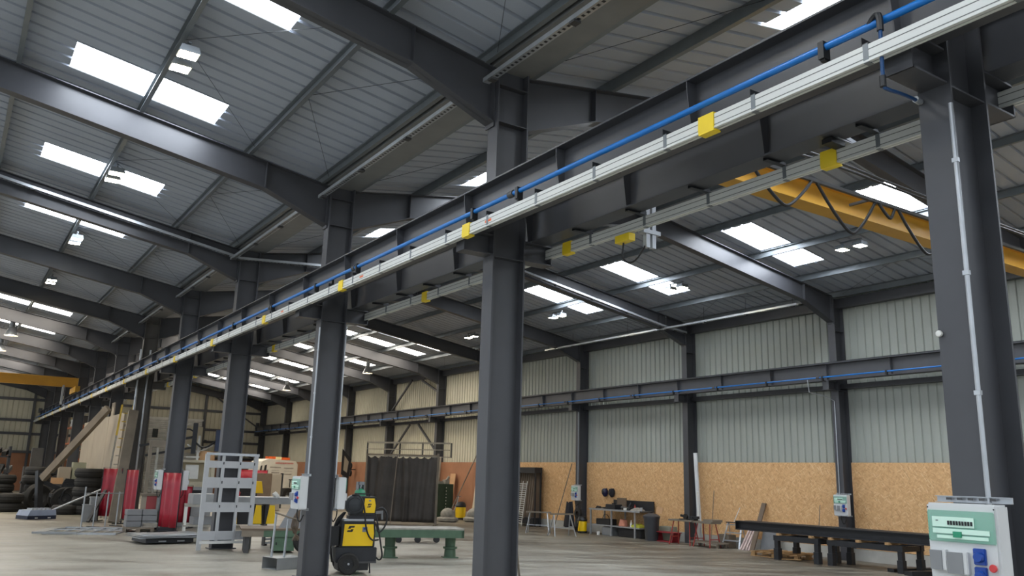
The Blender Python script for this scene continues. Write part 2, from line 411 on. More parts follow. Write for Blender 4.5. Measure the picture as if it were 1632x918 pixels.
for k in range(1, 12):
    y = 3 + 6 * k
    lab = 'dark grey column against the right wall, %s from the front of the hall' % ORD[k - 1]
    t = thing('wall_column', lab, 'column', (21.2, y, 0), 0, 'columns along the right wall')
    ibeam(MB(), (0, 0, 0), (0, 1, 0), (1, 0, 0), (0, 0, 7.45), .44, .24, .02, .013).build('shaft', STEEL, t)
    b = MB(); ibeam(b, (0, 0, 4.7), (0, 1, 0), (0, 0, 1), (-.4, 0, 0), .26, .2); b.box(-.41, -.395, -.1, .1, 4.7, 4.96); b.build('bracket', STEEL, t)
    for z in (4.7, 6.45): MB().box(.02, .42, -.11, .11, z, z + .014).build('stiffener_plate', STEEL, t)
    if k in (2, 4):
        q = MB().tube([(-.015, .02, 1.75), (-.015, .02, 4.4), (-.015, .3, 4.55), (-.2, .42, 4.6), (-.5, .5, 4.65), (-.55, .5, 5.0)] if k == 2 else [(-.015, -.05, 1.75), (-.015, -.05, 4.65)], .014, 6)
        q.build('conduit', GALV, t)
        if k == 2: MB().tube([(.455, -.13, 1.6), (.455, -.13, 2.68)], .014, 6).build('conduit', GALV, t)
# wall bracing between two far columns
q = MB()
for (a, za), (b, zb) in (((39.2, 6.3), (41.2, 7.1)), ((44.8, 5.6), (42.4, 7.2)), ((39.2, 3.2), (41.4, 4.7)), ((44.8, 3.0), (42.4, 4.7))): q.bar((21.4, a, za), (21.4, b, zb), .09)
q = q.build('wall_brace', STEEL); tag(q, 'dark diagonal wall bracing with four struts above the welding curtain', 'brace')

# ---------------------------------------------------------------- rafters (one haunched portal beam per bay and frame)
def rafter(xa, xb, y, m, label, group):
    xm = (xa + xb) / 2; D, DH, LH = .5, .8, 1.25
    def tp(x): return ztop(min(max(x, xa), xb))
    top = [(xa, tp(xa + 1e-3)), (xm, tp(xm)), (xb, tp(xb - 1e-3))]
    bot = [(xb, tp(xb - 1e-3) - DH), (xb - LH, tp(xb - LH) - D - .02), (xm, tp(xm) - D), (xa + LH, tp(xa + LH) - D - .02), (xa, tp(xa + 1e-3) - DH)]
    q = MB(); q.prism(top + bot, (0, -.007, 0), (1, 0, 0), (0, 0, 1), (0, .014, 0))
    for line in (top, bot[::-1]):
        dz = -.016 if line is top else .016
        for (x0, z0), (x1, z1) in zip(line, line[1:]): q.prism([(x0, z0), (x1, z1), (x1, z1 + dz), (x0, z0 + dz)], (0, -.105, 0), (1, 0, 0), (0, 0, 1), (0, .21, 0))
    t = thing('roof_rafter', label, 'roof beam', (0, y, 0), 0, group)
    q.build('beam', m, t)
    for x in (xa + LH, xb - LH, xm): MB().box(x - .006, x + .006, -.1, .1, tp(x) - D, tp(x) - .01).build('stiffener_plate', m, t)
    for x, s in ((xa, 1), (xb, -1)): MB().box(min(x, x + s * .02), max(x, x + s * .02), -.105, .105, tp(x + s * .01) - DH - .05, tp(x + s * .01)).build('end_plate', m, t)
for k in range(-1, 12):
    y = 3 + 6 * k - .05; n = ORD[k - 1] if k > 0 else None
    m = STEEL
    rafter(XC1 + .002, 21.198, 3 + 6 * k, m, ('dark haunched roof beam over the right bay, %s one counting from the photographer' % ORD[k + 1]), 'right bay roof beams')
    rafter(-9.8, XC0 - .002, 3 + 6 * k, m, ('dark haunched roof beam over the left bay, %s one counting from the photographer' % ORD[k + 1]), 'left bay roof beams')

# ---------------------------------------------------------------- crane runway beams
def runway(x, z0, z1, ya, yb, label, stiff_side, corr=0):
    t = thing('crane_runway_beam', label, 'crane beam', (x, ya, z0), 0, 'crane runway beams')
    h = z1 - z0; Ln = yb - ya
    ibeam(MB(), (0, 0, 0), (1, 0, 0), (0, 0, 1), (0, Ln, 0), h, .26, .02, .012).build('beam', STEEL, t)
    MB().box(-.025, .025, 0, Ln, h, h + .045).build('crane_rail', BLKM, t)
    me = None
    n = int(Ln / 2)
    for i in range(n + 1):
        yy = (1 - (ya % 2)) % 2 + i * 2 + corr
        if yy > Ln: break
        if me is None:
            q = MB()
            for s in (-1, 1): q.prism([(s * .006, .02), (s * .07, .02), (s * .125, h - .12), (s * .125, h - .02), (s * .006, h - .02)], (0, -.006, 0), (1, 0, 0), (0, 0, 1), (0, .012, 0))
            me = q.mesh('stiffener', STEEL)
        inst('stiffener', me, t, (0, yy, 0))
    MB().box(-.12, .12, Ln - .18, Ln - .02, h + .045, h + .3).build('end_stop', STEEL, t)
    return t
runway(5.3, 5.07, 5.61, -8, 69.0, 'long dark crane runway beam on the left side of the middle columns, behind the blue pipe', -1, .03)
runway(6.25, 5.07, 5.61, -8, 69.0, 'long dark crane runway beam on the right side of the middle columns, behind the grey rail', 1)
runway(20.95, 4.96, 5.46, -8, 69.0, 'long dark crane runway beam carried by the columns of the right wall', -1)

# conductor rails in 4 m lengths with yellow joint covers
def conductor(x, z, y0, joints, label, side):
    t = thing('conductor_rail', label, 'conductor rail', (x, 0, z), 0, 'crane conductor rails')
    L0, L1 = -7, 68.9; w = .028
    MB().prism([(-w, .02), (-w, .128), (-w + .006, .135), (w - .006, .135), (w, .128), (w, .02), (w + .006, .012), (w + .006, 0), (.008, 0), (.008, .02), (-.008, .02), (-.008, 0), (-w - .006, 0), (-w - .006, .012)], (0, L0, 0), (1, 0, 0), (0, 0, 1), (0, L1 - L0, 0)).build('rail_housing', ALU, t)
    MB().box(-w - .0015, -w + .001, L0, L1, .088, .094).box(-w - .0015, -w + .001, L0, L1, .028, .034).build('groove', DKALU, t)
    jm = None; hm = None; cm = None
    for j in joints:
        if jm is None: jm = MB().prism([(-.038, -.012), (-.044, .02), (-.038, .148), (.038, .148), (.044, .02), (.038, -.012)], (0, -.085, 0), (1, 0, 0), (0, 0, 1), (0, .17, 0)).box(-.042, .042, -.09, .08, -.02, -.010).mesh('joint_cover', YEL)
        inst('joint_cover', jm, t, (0, j, 0))
    y = joints[0] - 12 + .5
    s = side
    while y < 66:
        if hm is None:
            q = MB().box(-w - .004, w + .004, -.02, .02, -.004, .139); hm = q.mesh('hanger', PURL); bm_ = MB().prism([(-.025, .14), (.03, .14), (.03, .2), (.024, .2), (.024, .147), (-.025, .147)], (-s * .03, 0, 0), (0, 1, 0), (0, 0, 1), (s * .33, 0, 0)).mesh('bracket', BLKM)
        if y > L0: inst('hanger', hm, t, (0, y, 0)); inst('bracket', bm_, t, (0, y, 0))
        y += 1.0
    return t
conductor(5.0, 4.9, 0, [-3.39, .61] + [4.61 + 3.99 * i for i in range(16)], 'pale grey conductor rail with yellow joint covers below the bright blue pipe', 1)
cr = conductor(6.46, 4.9, 0, [.47] + [4.47 + 3.99 * i for i in range(16)], 'pale grey conductor rail with yellow joint covers on the right side of the middle columns', -1)
st = MB()
for y in (8.02, 11.7, 15.4): st.box(-.0297, -.0285, y, y + .14, .05, .08)
st.build('orange_sticker', ORANGE, [o for o in bpy.data.objects if o.name == 'conductor_rail'][0])

# compressed air pipes
def air_pipe(x, z, y0, y1, clamps, label, r, drop=False):
    t = thing('air_pipe', label, 'pipe', (x, 0, z), 0, 'compressed air pipes')
    MB().tube([(0, y0, 0), (0, y1, 0)], r, 12).build('tube', BLUE, t)
    me = MB().box(-r - .012, r + .012, -.025, .025, -r - .07, r + .012).box(-.02, .24 if x < 10 else .2, -.02, .02, -r - .085, -r - .07).mesh('pipe_clamp', BLK)
    for y in clamps: inst('pipe_clamp', me, t, (0, y, 0))
    q = MB()
    for y in clamps[1::2]: q.cyl((0, y + .1, 0), (0, y + .2, 0), r + .012)
    q.build('coupling', DGREY, t)
    return t
ap = air_pipe(5.04, 5.2, -7, 68.5, [3.49, 7.55, 8.54, 12.1, 13.9, 16.3, 19, 22, 24, 27, 30, 33, 36, 39, 42, 45, 48, 51, 54, 57], 'bright blue compressed air pipe above the pale rail on the middle crane beam', .028)
q = MB().tube([(0, 3.12, 0), (-.02, 3.05, .05), (-.05, 3.0, .02), (-.05, 3.0, -.1)], .024, 8, 1).build('elbow', BLK, ap)
DKBLUE = mat('dark_blue_hose', (16, 62, 108), .35)
MB().tube([(-.05, 3.0, -.08), (-.05, 3.01, -.5), (-.03, 3.01, -.53), (.2, 3.03, -.49), (.455, 3.05, -.47)], .014, 8, 1).build('drop_hose', DKBLUE, ap)
MB().cyl((-.05, 3.01, -.44), (-.05, 3.01, -.52), .022).build('hose_coupling', BLK, ap); MB().cyl((.40, 3.045, -.47), (.47, 3.05, -.47), .024).build('hose_coupling', GALV, ap)
q = MB().tube([(0, 13.2, .0), (.06, 13.3, .06), (.12, 13.45, .02), (.14, 13.5, -.12)], .02, 8, 1).build('elbow', BLK, ap)
air_pipe(20.66, 5.04, -7, 68.5, [9 + 2.0 * i for i in range(29)], 'thin blue compressed air pipe along the crane beam of the right wall', .02)

# ---------------------------------------------------------------- cable trays
def tray(pts, w_, label, hang=0):
    t = thing('cable_tray', label, 'cable tray', (0, 0, 0), 0, 'galvanised cable trays')
    q = MB()
    for a, b in zip(pts, pts[1:]):
        a, b = V(a), V(b); d = (b - a); sd = d.cross(V((0, 0, 1))).normalized(); up = sd.cross(d).normalized()
        q.prism([(-w_ / 2, 0), (w_ / 2, 0), (w_ / 2, .06), (w_ / 2 - .004, .06), (w_ / 2 - .004, .004), (-w_ / 2 + .004, .004), (-w_ / 2 + .004, .06), (-w_ / 2, .06)], a, sd, up, d)
        n = max(2, int(d.length / 1.5))
        for i in range(n + 1):
            p = a + d * (.03 + .94 * i / n); hg = MB().box(p.x - .05, p.x + .05, p.y - .05, p.y + .05, p.z - .03, p.z)
            if hang: hg.tube([p, p + V((0, 0, min(hang, ztop(p.x) - .03 - p.z)))], .006, 5)
            hg.build('hanger', DGREY, t)
    q.build('tray', GALV, t)
    h = MB()
    for a, b in zip(pts, pts[1:]):
        a, b = V(a), V(b); n = int((b - a).length / .09)
        for i in range(1, n):
            p = a + (b - a) * i / n
            h.box(p.x - .02, p.x + .02, p.y - .02, p.y + .02, p.z - .003, p.z - .001)
    h.build('perforation', BLKM, t)
for k in range(-1, 6):
    tray([(5.30, 3 + 6 * k + .2, 7.12), (5.30, 9 + 6 * k - .2, 7.12)], .1, 'perforated galvanised cable tray under the valley gutter, %s bay from the front' % ORD[k + 1])
tray([(-1, 20.8, 8.34), (.65, 20.8, 8.03), (5.3, 20.8, 7.2), (5.48, 20.8, 7.16), (8.2, 20.78, 7.36)], .12, 'galvanised cable tray running along the left bay roof beam towards the middle columns')
tray([(10.5, 20.8, 8.05), (13.7, 20.8, 8.28), (20.1, 20.8, 7.2), (21.1, 20.8, 7.1)], .14, 'bright galvanised cable tray sloping down the right bay roof beam', .4)
tray([(20.1, 27.8, 7.13), (20.1, 20.9, 7.13), (20.1, 15.3, 7.13)], .12, 'galvanised cable tray running level below the right eaves', .5)

# ---------------------------------------------------------------- lamps
def flood(x, ys, side):
    z = ztop(x)
    lab = 'twin floodlight with glowing lamps under the %s bay roof, %s pair from the front' % ('left' if x < 5 else 'right', ORD[flood.n[side]]); flood.n[side] += 1
    t = thing('floodlight', lab, 'floodlight', (x, sum(ys) / 2, z), 0, 'twin floodlights')
    MB().box(-.02, .02, -.3, .3, -.03, 0).build('mounting_bar', PURL, t)
    for dy in (-.25, .25):
        h = MB().prism([(-.15, -.2), (.15, -.2), (.12, -.1), (-.12, -.1)], (0, dy - .13, 0), (1, 0, 0), (0, 0, 1), (0, .26, 0)).box(-.02, .02, dy - .02, dy + .02, -.1, -.04).build('lamp_head', PURL, t)
        MB().box(-.13, -.01, dy - .11, dy + .11, -.207, -.2).box(.01, .13, dy - .11, dy + .11, -.207, -.2).build('lens', FLM, h)
flood.n = {'L': 0, 'R': 0}
for y in (-.3, 5.8, 12.1, 18.2, 24.35, 30.5): flood(2.1, (y, y), 'L'); flood(18.1, (y, y), 'R')
def bell(x, y, zt, label):
    t = thing('high_bay_lamp', label, 'lamp', (x, y, zt), 0, 'bell shaped high bay lamps')
    MB().cyl((0, 0, .1), (0, 0, ztop(x) + .18 - zt), .012).build('stem', DGREY, t)
    MB().lathe([(0, .12), (.1, .12), (.11, -.12), (.08, -.16), (0, -.16)]).build('ballast', GALV, t)
    MB().lathe([(.085, -.15), (.13, -.22), (.2, -.36), (.26, -.5), (.255, -.5), (.19, -.36), (.12, -.22), (.08, -.16)], closed=True).build('reflector', GALV, t)
    MB().lathe([(0, -.42), (.2, -.44), (.2, -.45), (0, -.47)]).build('bulb', BLM, t)
bell(17.9, 40.7, 7.62, 'bell shaped high bay lamp over the right bay, the nearer one')
bell(17.92, 53.4, 7.62, 'bell shaped high bay lamp over the right bay, the farther one')
bell(1.59, 39.7, 7.62, 'bell shaped high bay lamp over the left bay, the upper one')
bell(1.48, 45.5, 7.62, 'bell shaped high bay lamp over the left bay, the lower one')

# ---------------------------------------------------------------- overhead cranes
def crane(xa, xb, y, zb, h, b, xr, label):
    t = thing('overhead_crane', label, 'crane', (0, y, 0), 0, 'yellow overhead cranes')
    ibeam(MB(), (xa, 0, zb), (0, 1, 0), (0, 0, 1), (xb - xa, 0, 0), h, b, .022, .016).build('bridge_girder', CRANEY, t)
    for x in xr:
        e = MB().box(x - .11, x + .11, -1.2, 1.2, 5.72, zb).build('end_carriage', CRANEY, t)
        MB().cyl((x - .05, -.95, 5.75), (x + .05, -.95, 5.75), .1).cyl((x - .05, .95, 5.75), (x + .05, .95, 5.75), .1).build('wheel', BLKM, e)
    return t
cr = crane(6.42, 21.05, 7.47, 6.05, .4, .3, (6.33,), 'yellow overhead crane girder across the right bay with looped black cables')
MB().box(20.84, 21.06, -1.2, 1.2, 5.57, 6.05).build('end_carriage', CRANEY, cr)
fr = MB().box(6.7, 20.9, -.52, -.47, 6.18, 6.23)
for x in (8, 11, 14, 17, 20): fr.box(x - .02, x + .02, -.5, -.14, 6.19, 6.23)
fr.build('festoon_track', DGREY, cr)
def loop(x0, x1, dz, y=-.5):
    pts = []
    for i in range(13):
        a = i / 12; pts.append((x0 + (x1 - x0) * (a + .08 * math.sin(2 * PI * a)), y - .04 * math.sin(PI * a), 6.18 - dz * (1 - abs(2 * a - 1) ** 2.2)))
    return MB().tube(pts, .023, 8).build('cable_loop', BLK, cr)
loop(8.3, 9.6, .5); loop(9.72, 11.1, .62); loop(11.2, 11.6, .2); loop(11.7, 13, .6); loop(13.3, 14.6, .55); loop(7.3, 7.8, .2)
q = MB()
for a in (0, 1): q.tube([(6.7, -.62 - .1 * a, 6.5), (8.2, -.62 - .12 * a, 6.36 + .05 * a), (9.6, -.6 - .1 * a, 6.5), (12, -.58 - .08 * a, 6.46), (20, -.56 - .06 * a, 6.46)], .02, 8, 2)
q.build('cable_bundle', DGREY, cr)
lsw = thing('limit_switch', 'small galvanised limit switch with black box under the beam near the foreground column', 'switch', (6.3, 4.32, 5.07))
MB().box(-.02, .32, -.06, .06, -.012, 0).prism([(.12, 0), (.36, -.03), (.36, .0), (.12, .04)], (0, -.05, .02), (1, 0, 0), (0, 0, 1), (0, .05, 0)).build('plate', GALV, lsw); MB().box(-.1, .1, -.05, .05, -.06, -.012).build('switch_box', BLK, lsw)
MB().box(6.74, 6.8, -.2, -.14, 4.78, 6.05).box(6.84, 6.9, -.2, -.14, 4.78, 6.05).box(6.68, 6.96, -.22, -.12, 4.95, 5.0).box(6.3, 6.9, -.24, -.12, 5.9, 6.0).build('towing_arm', GALV, cr)
MB().box(6.41, 6.51, -.25, -.0, 4.8, 4.89).build('current_collector', YEL, cr)
MB().tube([(6.46, -.1, 4.8), (6.47, -.05, 4.6), (6.6, -.12, 4.55), (6.75, -.17, 4.8)], .012, 6, 2).build('collector_cable', BLK, cr)
cl = crane(-9.5, 5.42, 50.0, 6.02, .5, .3, (5.3,), 'yellow overhead crane girder at the far end of the left bay')
MB().box(4.7, 4.78, -.2, .2, 5.0, 6.1).box(4.7, 4.95, -.2, .2, 5.0, 5.08).build('towing_arm', GALV, cl)

# ================================================================ electrical cabinets
def cabinet_on(loc, rz, label):
    t = thing('electrical_cabinet', label, 'electrical cabinet', loc, rz, 'electrical cabinets on the columns')
    W, Hh, D = .44, .57, .15
    def bx(u0, u1, v0, v1, d0, d1, q=None): return (q or MB()).box(-d1, -d0, -(u1 - W / 2), -(u0 - W / 2), Hh - v1, Hh - v0)
    bx(0, W, 0, Hh, .03, .03 + D).build('housing', GREYP, t, bevel=.012)
    w_ = bx(.012, W - .012, .045, .235, .172, .195)
    w_.build('window', GREENC, t, bevel=.006)
    q = bx(.045, .31, .083, .145, .196, .1985); bx(.045, .40, .155, .185, .196, .1985, q); bx(.07, .39, .195, .215, .196, .1985, q)
    q.build('breaker_strip', GREENI, t)
    q = MB()
    for i in range(9): bx(.145 + i * .018, .157 + i * .018, .107, .132, .1985, .203).build('breaker', BLK, t)
    bx(.07, .085, .105, .11, .1985, .2).build('lock', BLK, t)
    bx(.18, .23, .17, .205, .198, .212).build('window_latch', mat('latch_green', (40, 140, 104)), t)
    for u0, u1, v0, v1 in ((.025, .13, .285, .41), (.135, .26, .29, .425)):
        s = bx(u0, u1, v0, v1, .178, .215).build('switch_cover', GREYP, t, bevel=.005)
        bx(u0, u1 - .028, v0 + .004, v1 - .004, .216, .222).build('switch_lid', MIDG, s)
    for v in (.262, .37):
        s = bx(.288, .362, v, v + .096, .178, .2).build('socket', SOCK, t, bevel=.004)
        z = Hh - v - .05; y = -(.327 - W / 2)
        MB().lathe([(0, .03), (.026, .03), (.03, .02), (.03, 0)], (-.198, y, z), (-1, 0, 0), 16).build('socket_lid', SOCK, s)
    y = -(.405 - W / 2); z = Hh - .37
    MB().lathe([(0, .035), (.02, .035), (.024, .028), (.022, .018), (.012, .015), (.012, 0)], (-.178, y, z), (-1, 0, 0), 16).build('stop_button', RED, t)
    q = MB()
    for u, v in ((.012, .028), (W - .012, .028), (.012, Hh - .02), (W - .012, Hh - .02)): q.cyl((-.181, -(u - W / 2), Hh - v), (-.183, -(u - W / 2), Hh - v), .005, seg=8)
    q.build('screw', BLK, t)
    for v in (Hh - .02, -.045): q = MB(); q.prism([(0, 0), (.03, 0), (.03, .04), (0, .04), (0, .036), (.026, .036), (.026, .004), (0, .004)], (-.03, -.24, Hh - v - .04), (1, 0, 0), (0, 0, 1), (0, .48, 0)); m = q.build('mounting_rail', GALV, t)
    q = MB()
    for i in range(5): q.box(-.031, -.029, -.15 + i * .07, -.115 + i * .07, Hh + .02, Hh + .035)
    q.build('rail_slot', DGREY, m)
    MB().tube([(-.1, .05, .0), (-.11, .04, -.12), (-.06, 0, -.25), (-.02, -.05, -.1)], .012, 6, 2).build('cable_tail', BLK, t)
    return t
C0 = cabinet_on((5.515, 2.93, 1.345), 0, 'pale grey electrical cabinet with green window and blue sockets on the foreground column')
for loc, rz, lab in (((5.515, 14.94, 1.345), 0, 'electrical cabinet on the left face of the column beside the yellow welder'),
                     ((6.025, 14.94, 1.345), PI, 'electrical cabinet on the right face of the column beside the yellow welder'),
                     ((5.515, 26.94, 1.36), 0, 'electrical cabinet on the left face of the column behind the red screen'),
                     ((6.025, 26.94, 1.36), PI, 'electrical cabinet on the right face of the column behind the red screen'),
                     ((21.195, 14.9, 1.2), 0, 'electrical cabinet on the wall column behind the long black beam'),
                     ((21.195, 26.95, 1.18), 0, 'electrical cabinet on the wall column left of the workbench')):
    dup(C0, loc, rz, lab)

# ================================================================ yellow welding set beside the middle column
t = thing('welding_machine', 'yellow and black wheeled welding machine with wire feeder on top', 'welder', (6.53, 15.32, .17), -.22)
ca = MB().box(-.22, .54, -.24, .24, .21, .48).build('cart_body', BLKM, t, bevel=.01)
MB().box(-.16, .4, -.22, .22, .07, .2).build('cart_underframe', BLK, ca); MB().box(-.0, .54, -.25, -.24, .2, .23).build('cart_rail', DGREY, ca)
for x in (.42,): MB().tube([(x, -.2, .22), (x + .02, -.2, .02)], .014, 8).build('leg', BLKM, t)
for yy in (-.33, .27):
    wh = MB().lathe([(.1, 0), (.17, -.005), (.195, .01), (.195, .05), (.17, .065), (.1, .06)], (.01, yy, .195), (0, 1, 0), 28, True).build('wheel', RUBBER, t)
    q = MB().lathe([(0, .02), (.11, .02), (.11, .04), (0, .04)], (.01, yy, .195), (0, 1, 0), 24)
    for a in range(5): q.bar((.01, yy + .015, .195), (.01 + .1 * math.cos(a * 1.257 + .3), yy + .015, .195 + .1 * math.sin(a * 1.257 + .3)), .022, .012, (0, 1, 0))
    q.build('rim', BLK, wh); MB().cyl((.01, yy - .006, .195), (.01, yy + .02, .195), .02).build('hub', GALV, wh)
ps = MB().box(-.14, .5, -.2, .2, .48, .95).build('power_source', BLK, t, bevel=.012)
MB().prism([(-.105, .505), (.455, .505), (.475, .72), (.455, .895), (-.085, .895)], (0, -.206, 0), (1, 0, 0), (0, 0, 1), (0, -.008, 0)).build('side_panel', WYEL, ps)
def logo(q, x, z, s, y):
    for pl in ([(-.02, .5), (.2, .95), (1.12, .95), (.98, .68), (.48, .68), (.4, .5)], [(-.2, 0), (-.04, .27), (.45, .27), (.52, .44), (.92, .44), (.7, 0)]):
        q.prism([(x + a * s, z + b * s) for a, b in pl], (0, y, 0), (1, 0, 0), (0, 0, 1), (0, -.003, 0))
    return q
logo(MB(), -.02, .755, .115, -.2145).build('logo', BLK, ps)
q = MB().box(.25, .345, -.218, -.2145, .755, .845).build('rating_label', MIDG, ps); MB().box(.27, .335, -.2205, -.2185, .8, .835).build('label_print', SOCK, q)
MB().box(-.1, .46, -.19, .19, .95, .985).build('top_tray', GALV, ps)
fd = MB().box(.02, .5, -.16, .16, 1.04, 1.40).build('wire_feeder', BLK, t, bevel=.015)
MB().box(.0, .5, -.15, .15, .985, 1.04).build('swivel_base', BLKM, fd)
MB().prism([(.25, 1.10), (.47, 1.10), (.485, 1.24), (.455, 1.365), (.275, 1.365)], (0, -.163, 0), (1, 0, 0), (0, 0, 1), (0, -.008, 0)).build('feeder_panel', WYEL, fd)
logo(MB(), .33, 1.2, .07, -.1715).build('logo', BLK, fd); MB().box(.345, .39, -.174, -.1715, 1.31, 1.335).build('rating_label', MIDG, fd)
MB().box(.1, .4, -.02, .02, 1.43, 1.455).box(.1, .13, -.02, .02, 1.4, 1.44).box(.37, .4, -.02, .02, 1.4, 1.44).build('carry_handle', BLK, fd)
sp = MB().lathe([(0, -.06), (.15, -.06), (.175, -.045), (.18, 0), (.18, .1), (0, .1)], (.08, -.16, 1.25), (0, 1, 0), 32).build('wire_spool_cover', mat('spool_cover', (46, 50, 54), .4), t)
MB().lathe([(.12, -.064), (.125, -.067), (.13, -.064)], (.08, -.16, 1.25), (0, 1, 0), 32, True).build('rim_groove', BLK, sp)
MB().tube([(.02, -.2, 1.42), (.15, -.28, 1.44), (.25, -.3, 1.2), (.3, -.28, .8), (.42, -.26, .6), (.56, -.25, .62)], .016, 8, 2).build('torch_hose', BLK, t)
MB().tube([(.48, -.2, 1.15), (.62, -.22, 1.22), (.72, -.22, 1.05), (.68, -.22, .85), (.55, -.22, .72), (.5, -.24, .9)], .017, 8, 2).build('torch_hose', BLK, t)
MB().tube([(.5, -.15, 1.08), (.56, -.2, .8), (.62, -.22, .5), (.66, -.22, .3), (.6, -.2, .24), (.54, -.2, .3)], .016, 8, 2).build('torch_hose', BLK, t)
MB().bar((.49, -.1, 1.1), (.64, -.14, 1.12), .05, .05).cyl((.62, -.14, 1.1), (.63, -.14, .98), .02).build('torch_holder', MIDG, t)
q = MB()
for i in range(4): q.tube([(-.1 + .02 * i, -.1 + .05 * i, 1.1), (-.25 - .02 * i, -.1 + .04 * i, .95 - .1 * i), (-.3, -.05 + .04 * i, .5), (-.24, 0, .2)], .016, 7, 2)
q.build('supply_cable', BLK, t)
MB().box(-.34, -.16, -.12, .12, .5, .85).build('water_cooler', BLK, t, bevel=.01)
t2 = thing('gas_bottle', 'green topped gas bottle standing behind the yellow welder', 'gas bottle', (7.08, 16.08, .17))
MB().lathe([(0, 0), (.115, .01), (.115, 1.42), (.1, 1.48), (.06, 1.52), (.035, 1.53), (0, 1.53)]).build('cylinder', BOTTLE, t2)
MB().box(-.07, .07, -.06, -.045, 1.6, 1.66).box(-.07, .07, .045, .06, 1.5, 1.66).box(-.07, -.055, -.06, .06, 1.48, 1.66).box(.055, .07, -.06, .06, 1.48, 1.66).build('valve_guard', MIDG, t2)
MB().cyl((0, 0, 1.52), (0, 0, 1.63), .02).cyl((0, -.04, 1.58), (0, .04, 1.58), .015).build('valve', GALV, t2)

# ================================================================ green welding tables
def green_table(loc, rz, L, W, Hh, label, legs):
    t = thing('steel_table', label, 'table', loc, rz, 'green steel work tables')
    MB().box(0, L, -W / 2, W / 2, Hh - .03, Hh).build('top_plate', DUST, t)
    q = MB().box(0, L, -W / 2, -W / 2 + .06, Hh - .2, Hh - .031).box(0, L, W / 2 - .06, W / 2, Hh - .2, Hh - .031).box(0, .06, -W / 2, W / 2, Hh - .2, Hh - .031).box(L - .06, L, -W / 2, W / 2, Hh - .2, Hh - .031)
    q.build('frame', GREEN, t)
    for x in legs:
        for yy in (0,):
            lg = MB().lathe([(.125, Hh - .2), (.115, .24), (.165, .24), (.165, .2), (.125, .19), (.14, 0), (0, 0)], (x, yy, 0), seg=16).build('leg', GREEN, t)
            MB().box(x - .17, x + .17, yy - .17, yy + .17, 0, .02).build('foot_plate', GREEN, lg)
    return t
green_table((7.82, 18.14, .17), -.331, 2.5, .95, .66, 'long green steel table with dusty top behind the yellow welder', (.9, 2.28))
t = thing('wheeled_dolly', 'low dolly on dark castors behind the green steel table', 'dolly', (11.3, 21.9, fz(11.3)), -.2)
MB().box(-.55, .75, -.3, .3, .22, .26).build('deck', DGREY, t)
for x in (-.45, .1, .65): MB().cyl((x, -.28, .09), (x, -.22, .09), .09).box(x - .02, x + .02, -.27, -.23, .09, .22).build('castor', BLK, t)
t = thing('green_workbench', 'low green workbench with drawer cabinet left of the welder column', 'table', (5.95, 20.15, .17), -.25)
MB().box(0, 2.1, -.55, .55, .5, .54).build('top_plate', BROWN, t); MB().box(.02, .5, -.54, -.48, .36, .5).build('apron', OLDW, t); MB().box(.5, 2.08, -.54, -.48, .36, .5).build('frame', GREEN, t)
cb = MB().box(.72, 1.2, -.5, .3, .05, .36).build('drawer_cabinet', GREEN, t)
MB().box(.74, 1.18, -.505, -.5, .07, .34).build('drawer', GREEN, cb); MB().box(.78, .81, -.52, -.505, .18, .24).build('handle', BLK, cb)
for x in (.15, 1.95):
    MB().box(x - .05, x + .05, -.45, .45, 0, .5).build('leg', DGREY, t)
MB().lathe([(.12, -.06), (.24, -.05), (.27, 0), (.24, .05), (.12, .06)], (1.42, -.45, .27), (.3, -1, 0), 24, True).build('wheel', RUBBER, t)
t = thing('ribbed_radiator', 'small ribbed grey unit on the floor beside the low green workbench', 'radiator', (6.95, 21.5, .17))
q = MB()
for i in range(5): q.box(0, .5, -.1, .1, .05 + i * .08, .1 + i * .08)
q.build('fins', GALV, t); MB().box(-.01, .02, -.1, .1, 0, .5).build('side', DGREY, t)
for lx in (.05, .45): MB().box(lx, lx + .03, -.08, .08, 0, .06).build('foot', DGREY, t)
# sheet metal box with two posts
t = thing('metal_stand', 'bare sheet metal box on the floor with two upright posts and a rod', 'metal stand', (5.52, 16.15, .17), .25)
q = MB().box(0, .62, 0, .005, 0, .215).box(0, .62, .5, .505, 0, .215).box(0, .62, 0, .5, .21, .215).box(0, .62, 0, .5, 0, .004); q.build('box', GRAYS, t)
for x, yy, h in ((.06, .3, 1.05), (.22, .12, .92)): MB().tube([(x, yy, .215), (x + .03, yy, h)], .022, 8).build('post', GALV, t)
MB().tube([(.06, .3, 1.04), (.3, .15, .95), (.6, .05, .88)], .018, 6).build('rod', OLDW, t)
q = MB()
for i in range(5): q.tube([(.62 + .03 * i, .3, 1.15), (.58 - .03 * i, .25, 1.0), (.6 - .04 * i, .3, .7), (.5 + .06 * i, .3, .5)], .014, 6, 1)
q.build('hanging_cable', BROWN, t)
t = thing('leaning_sheet', 'grey sheet metal plate leaning behind the welder column cabinet', 'sheet metal', (6.72, 19.75, .71), -.3)
MB().prism([(0, 0), (.75, 0), (.85, .75), (.55, .85), (.4, .8)], (0, 0, 0), (1, 0, 0), (0, .2, 1), (0, .012, 0)).build('plate', MIDG, t)
t = thing('broom', 'wooden broom with its handle leaning against the middle column', 'broom', (6.45, 9.3, .17))
MB().tube([(0, 0, .06), (-.36, -.3, 1.15)], .014, 8).build('handle', OLDW, t); MB().bar((-.2, .05, .05), (.2, -.05, .05), .06, .05).build('head', OLDW, t)
q = MB()
for i in range(12): q.bar((-.19 + .034 * i, .048 - .0086 * i, .03), (-.19 + .034 * i, .05 - .0086 * i, 0), .03, .05)
q.build('bristles', BLK, t)

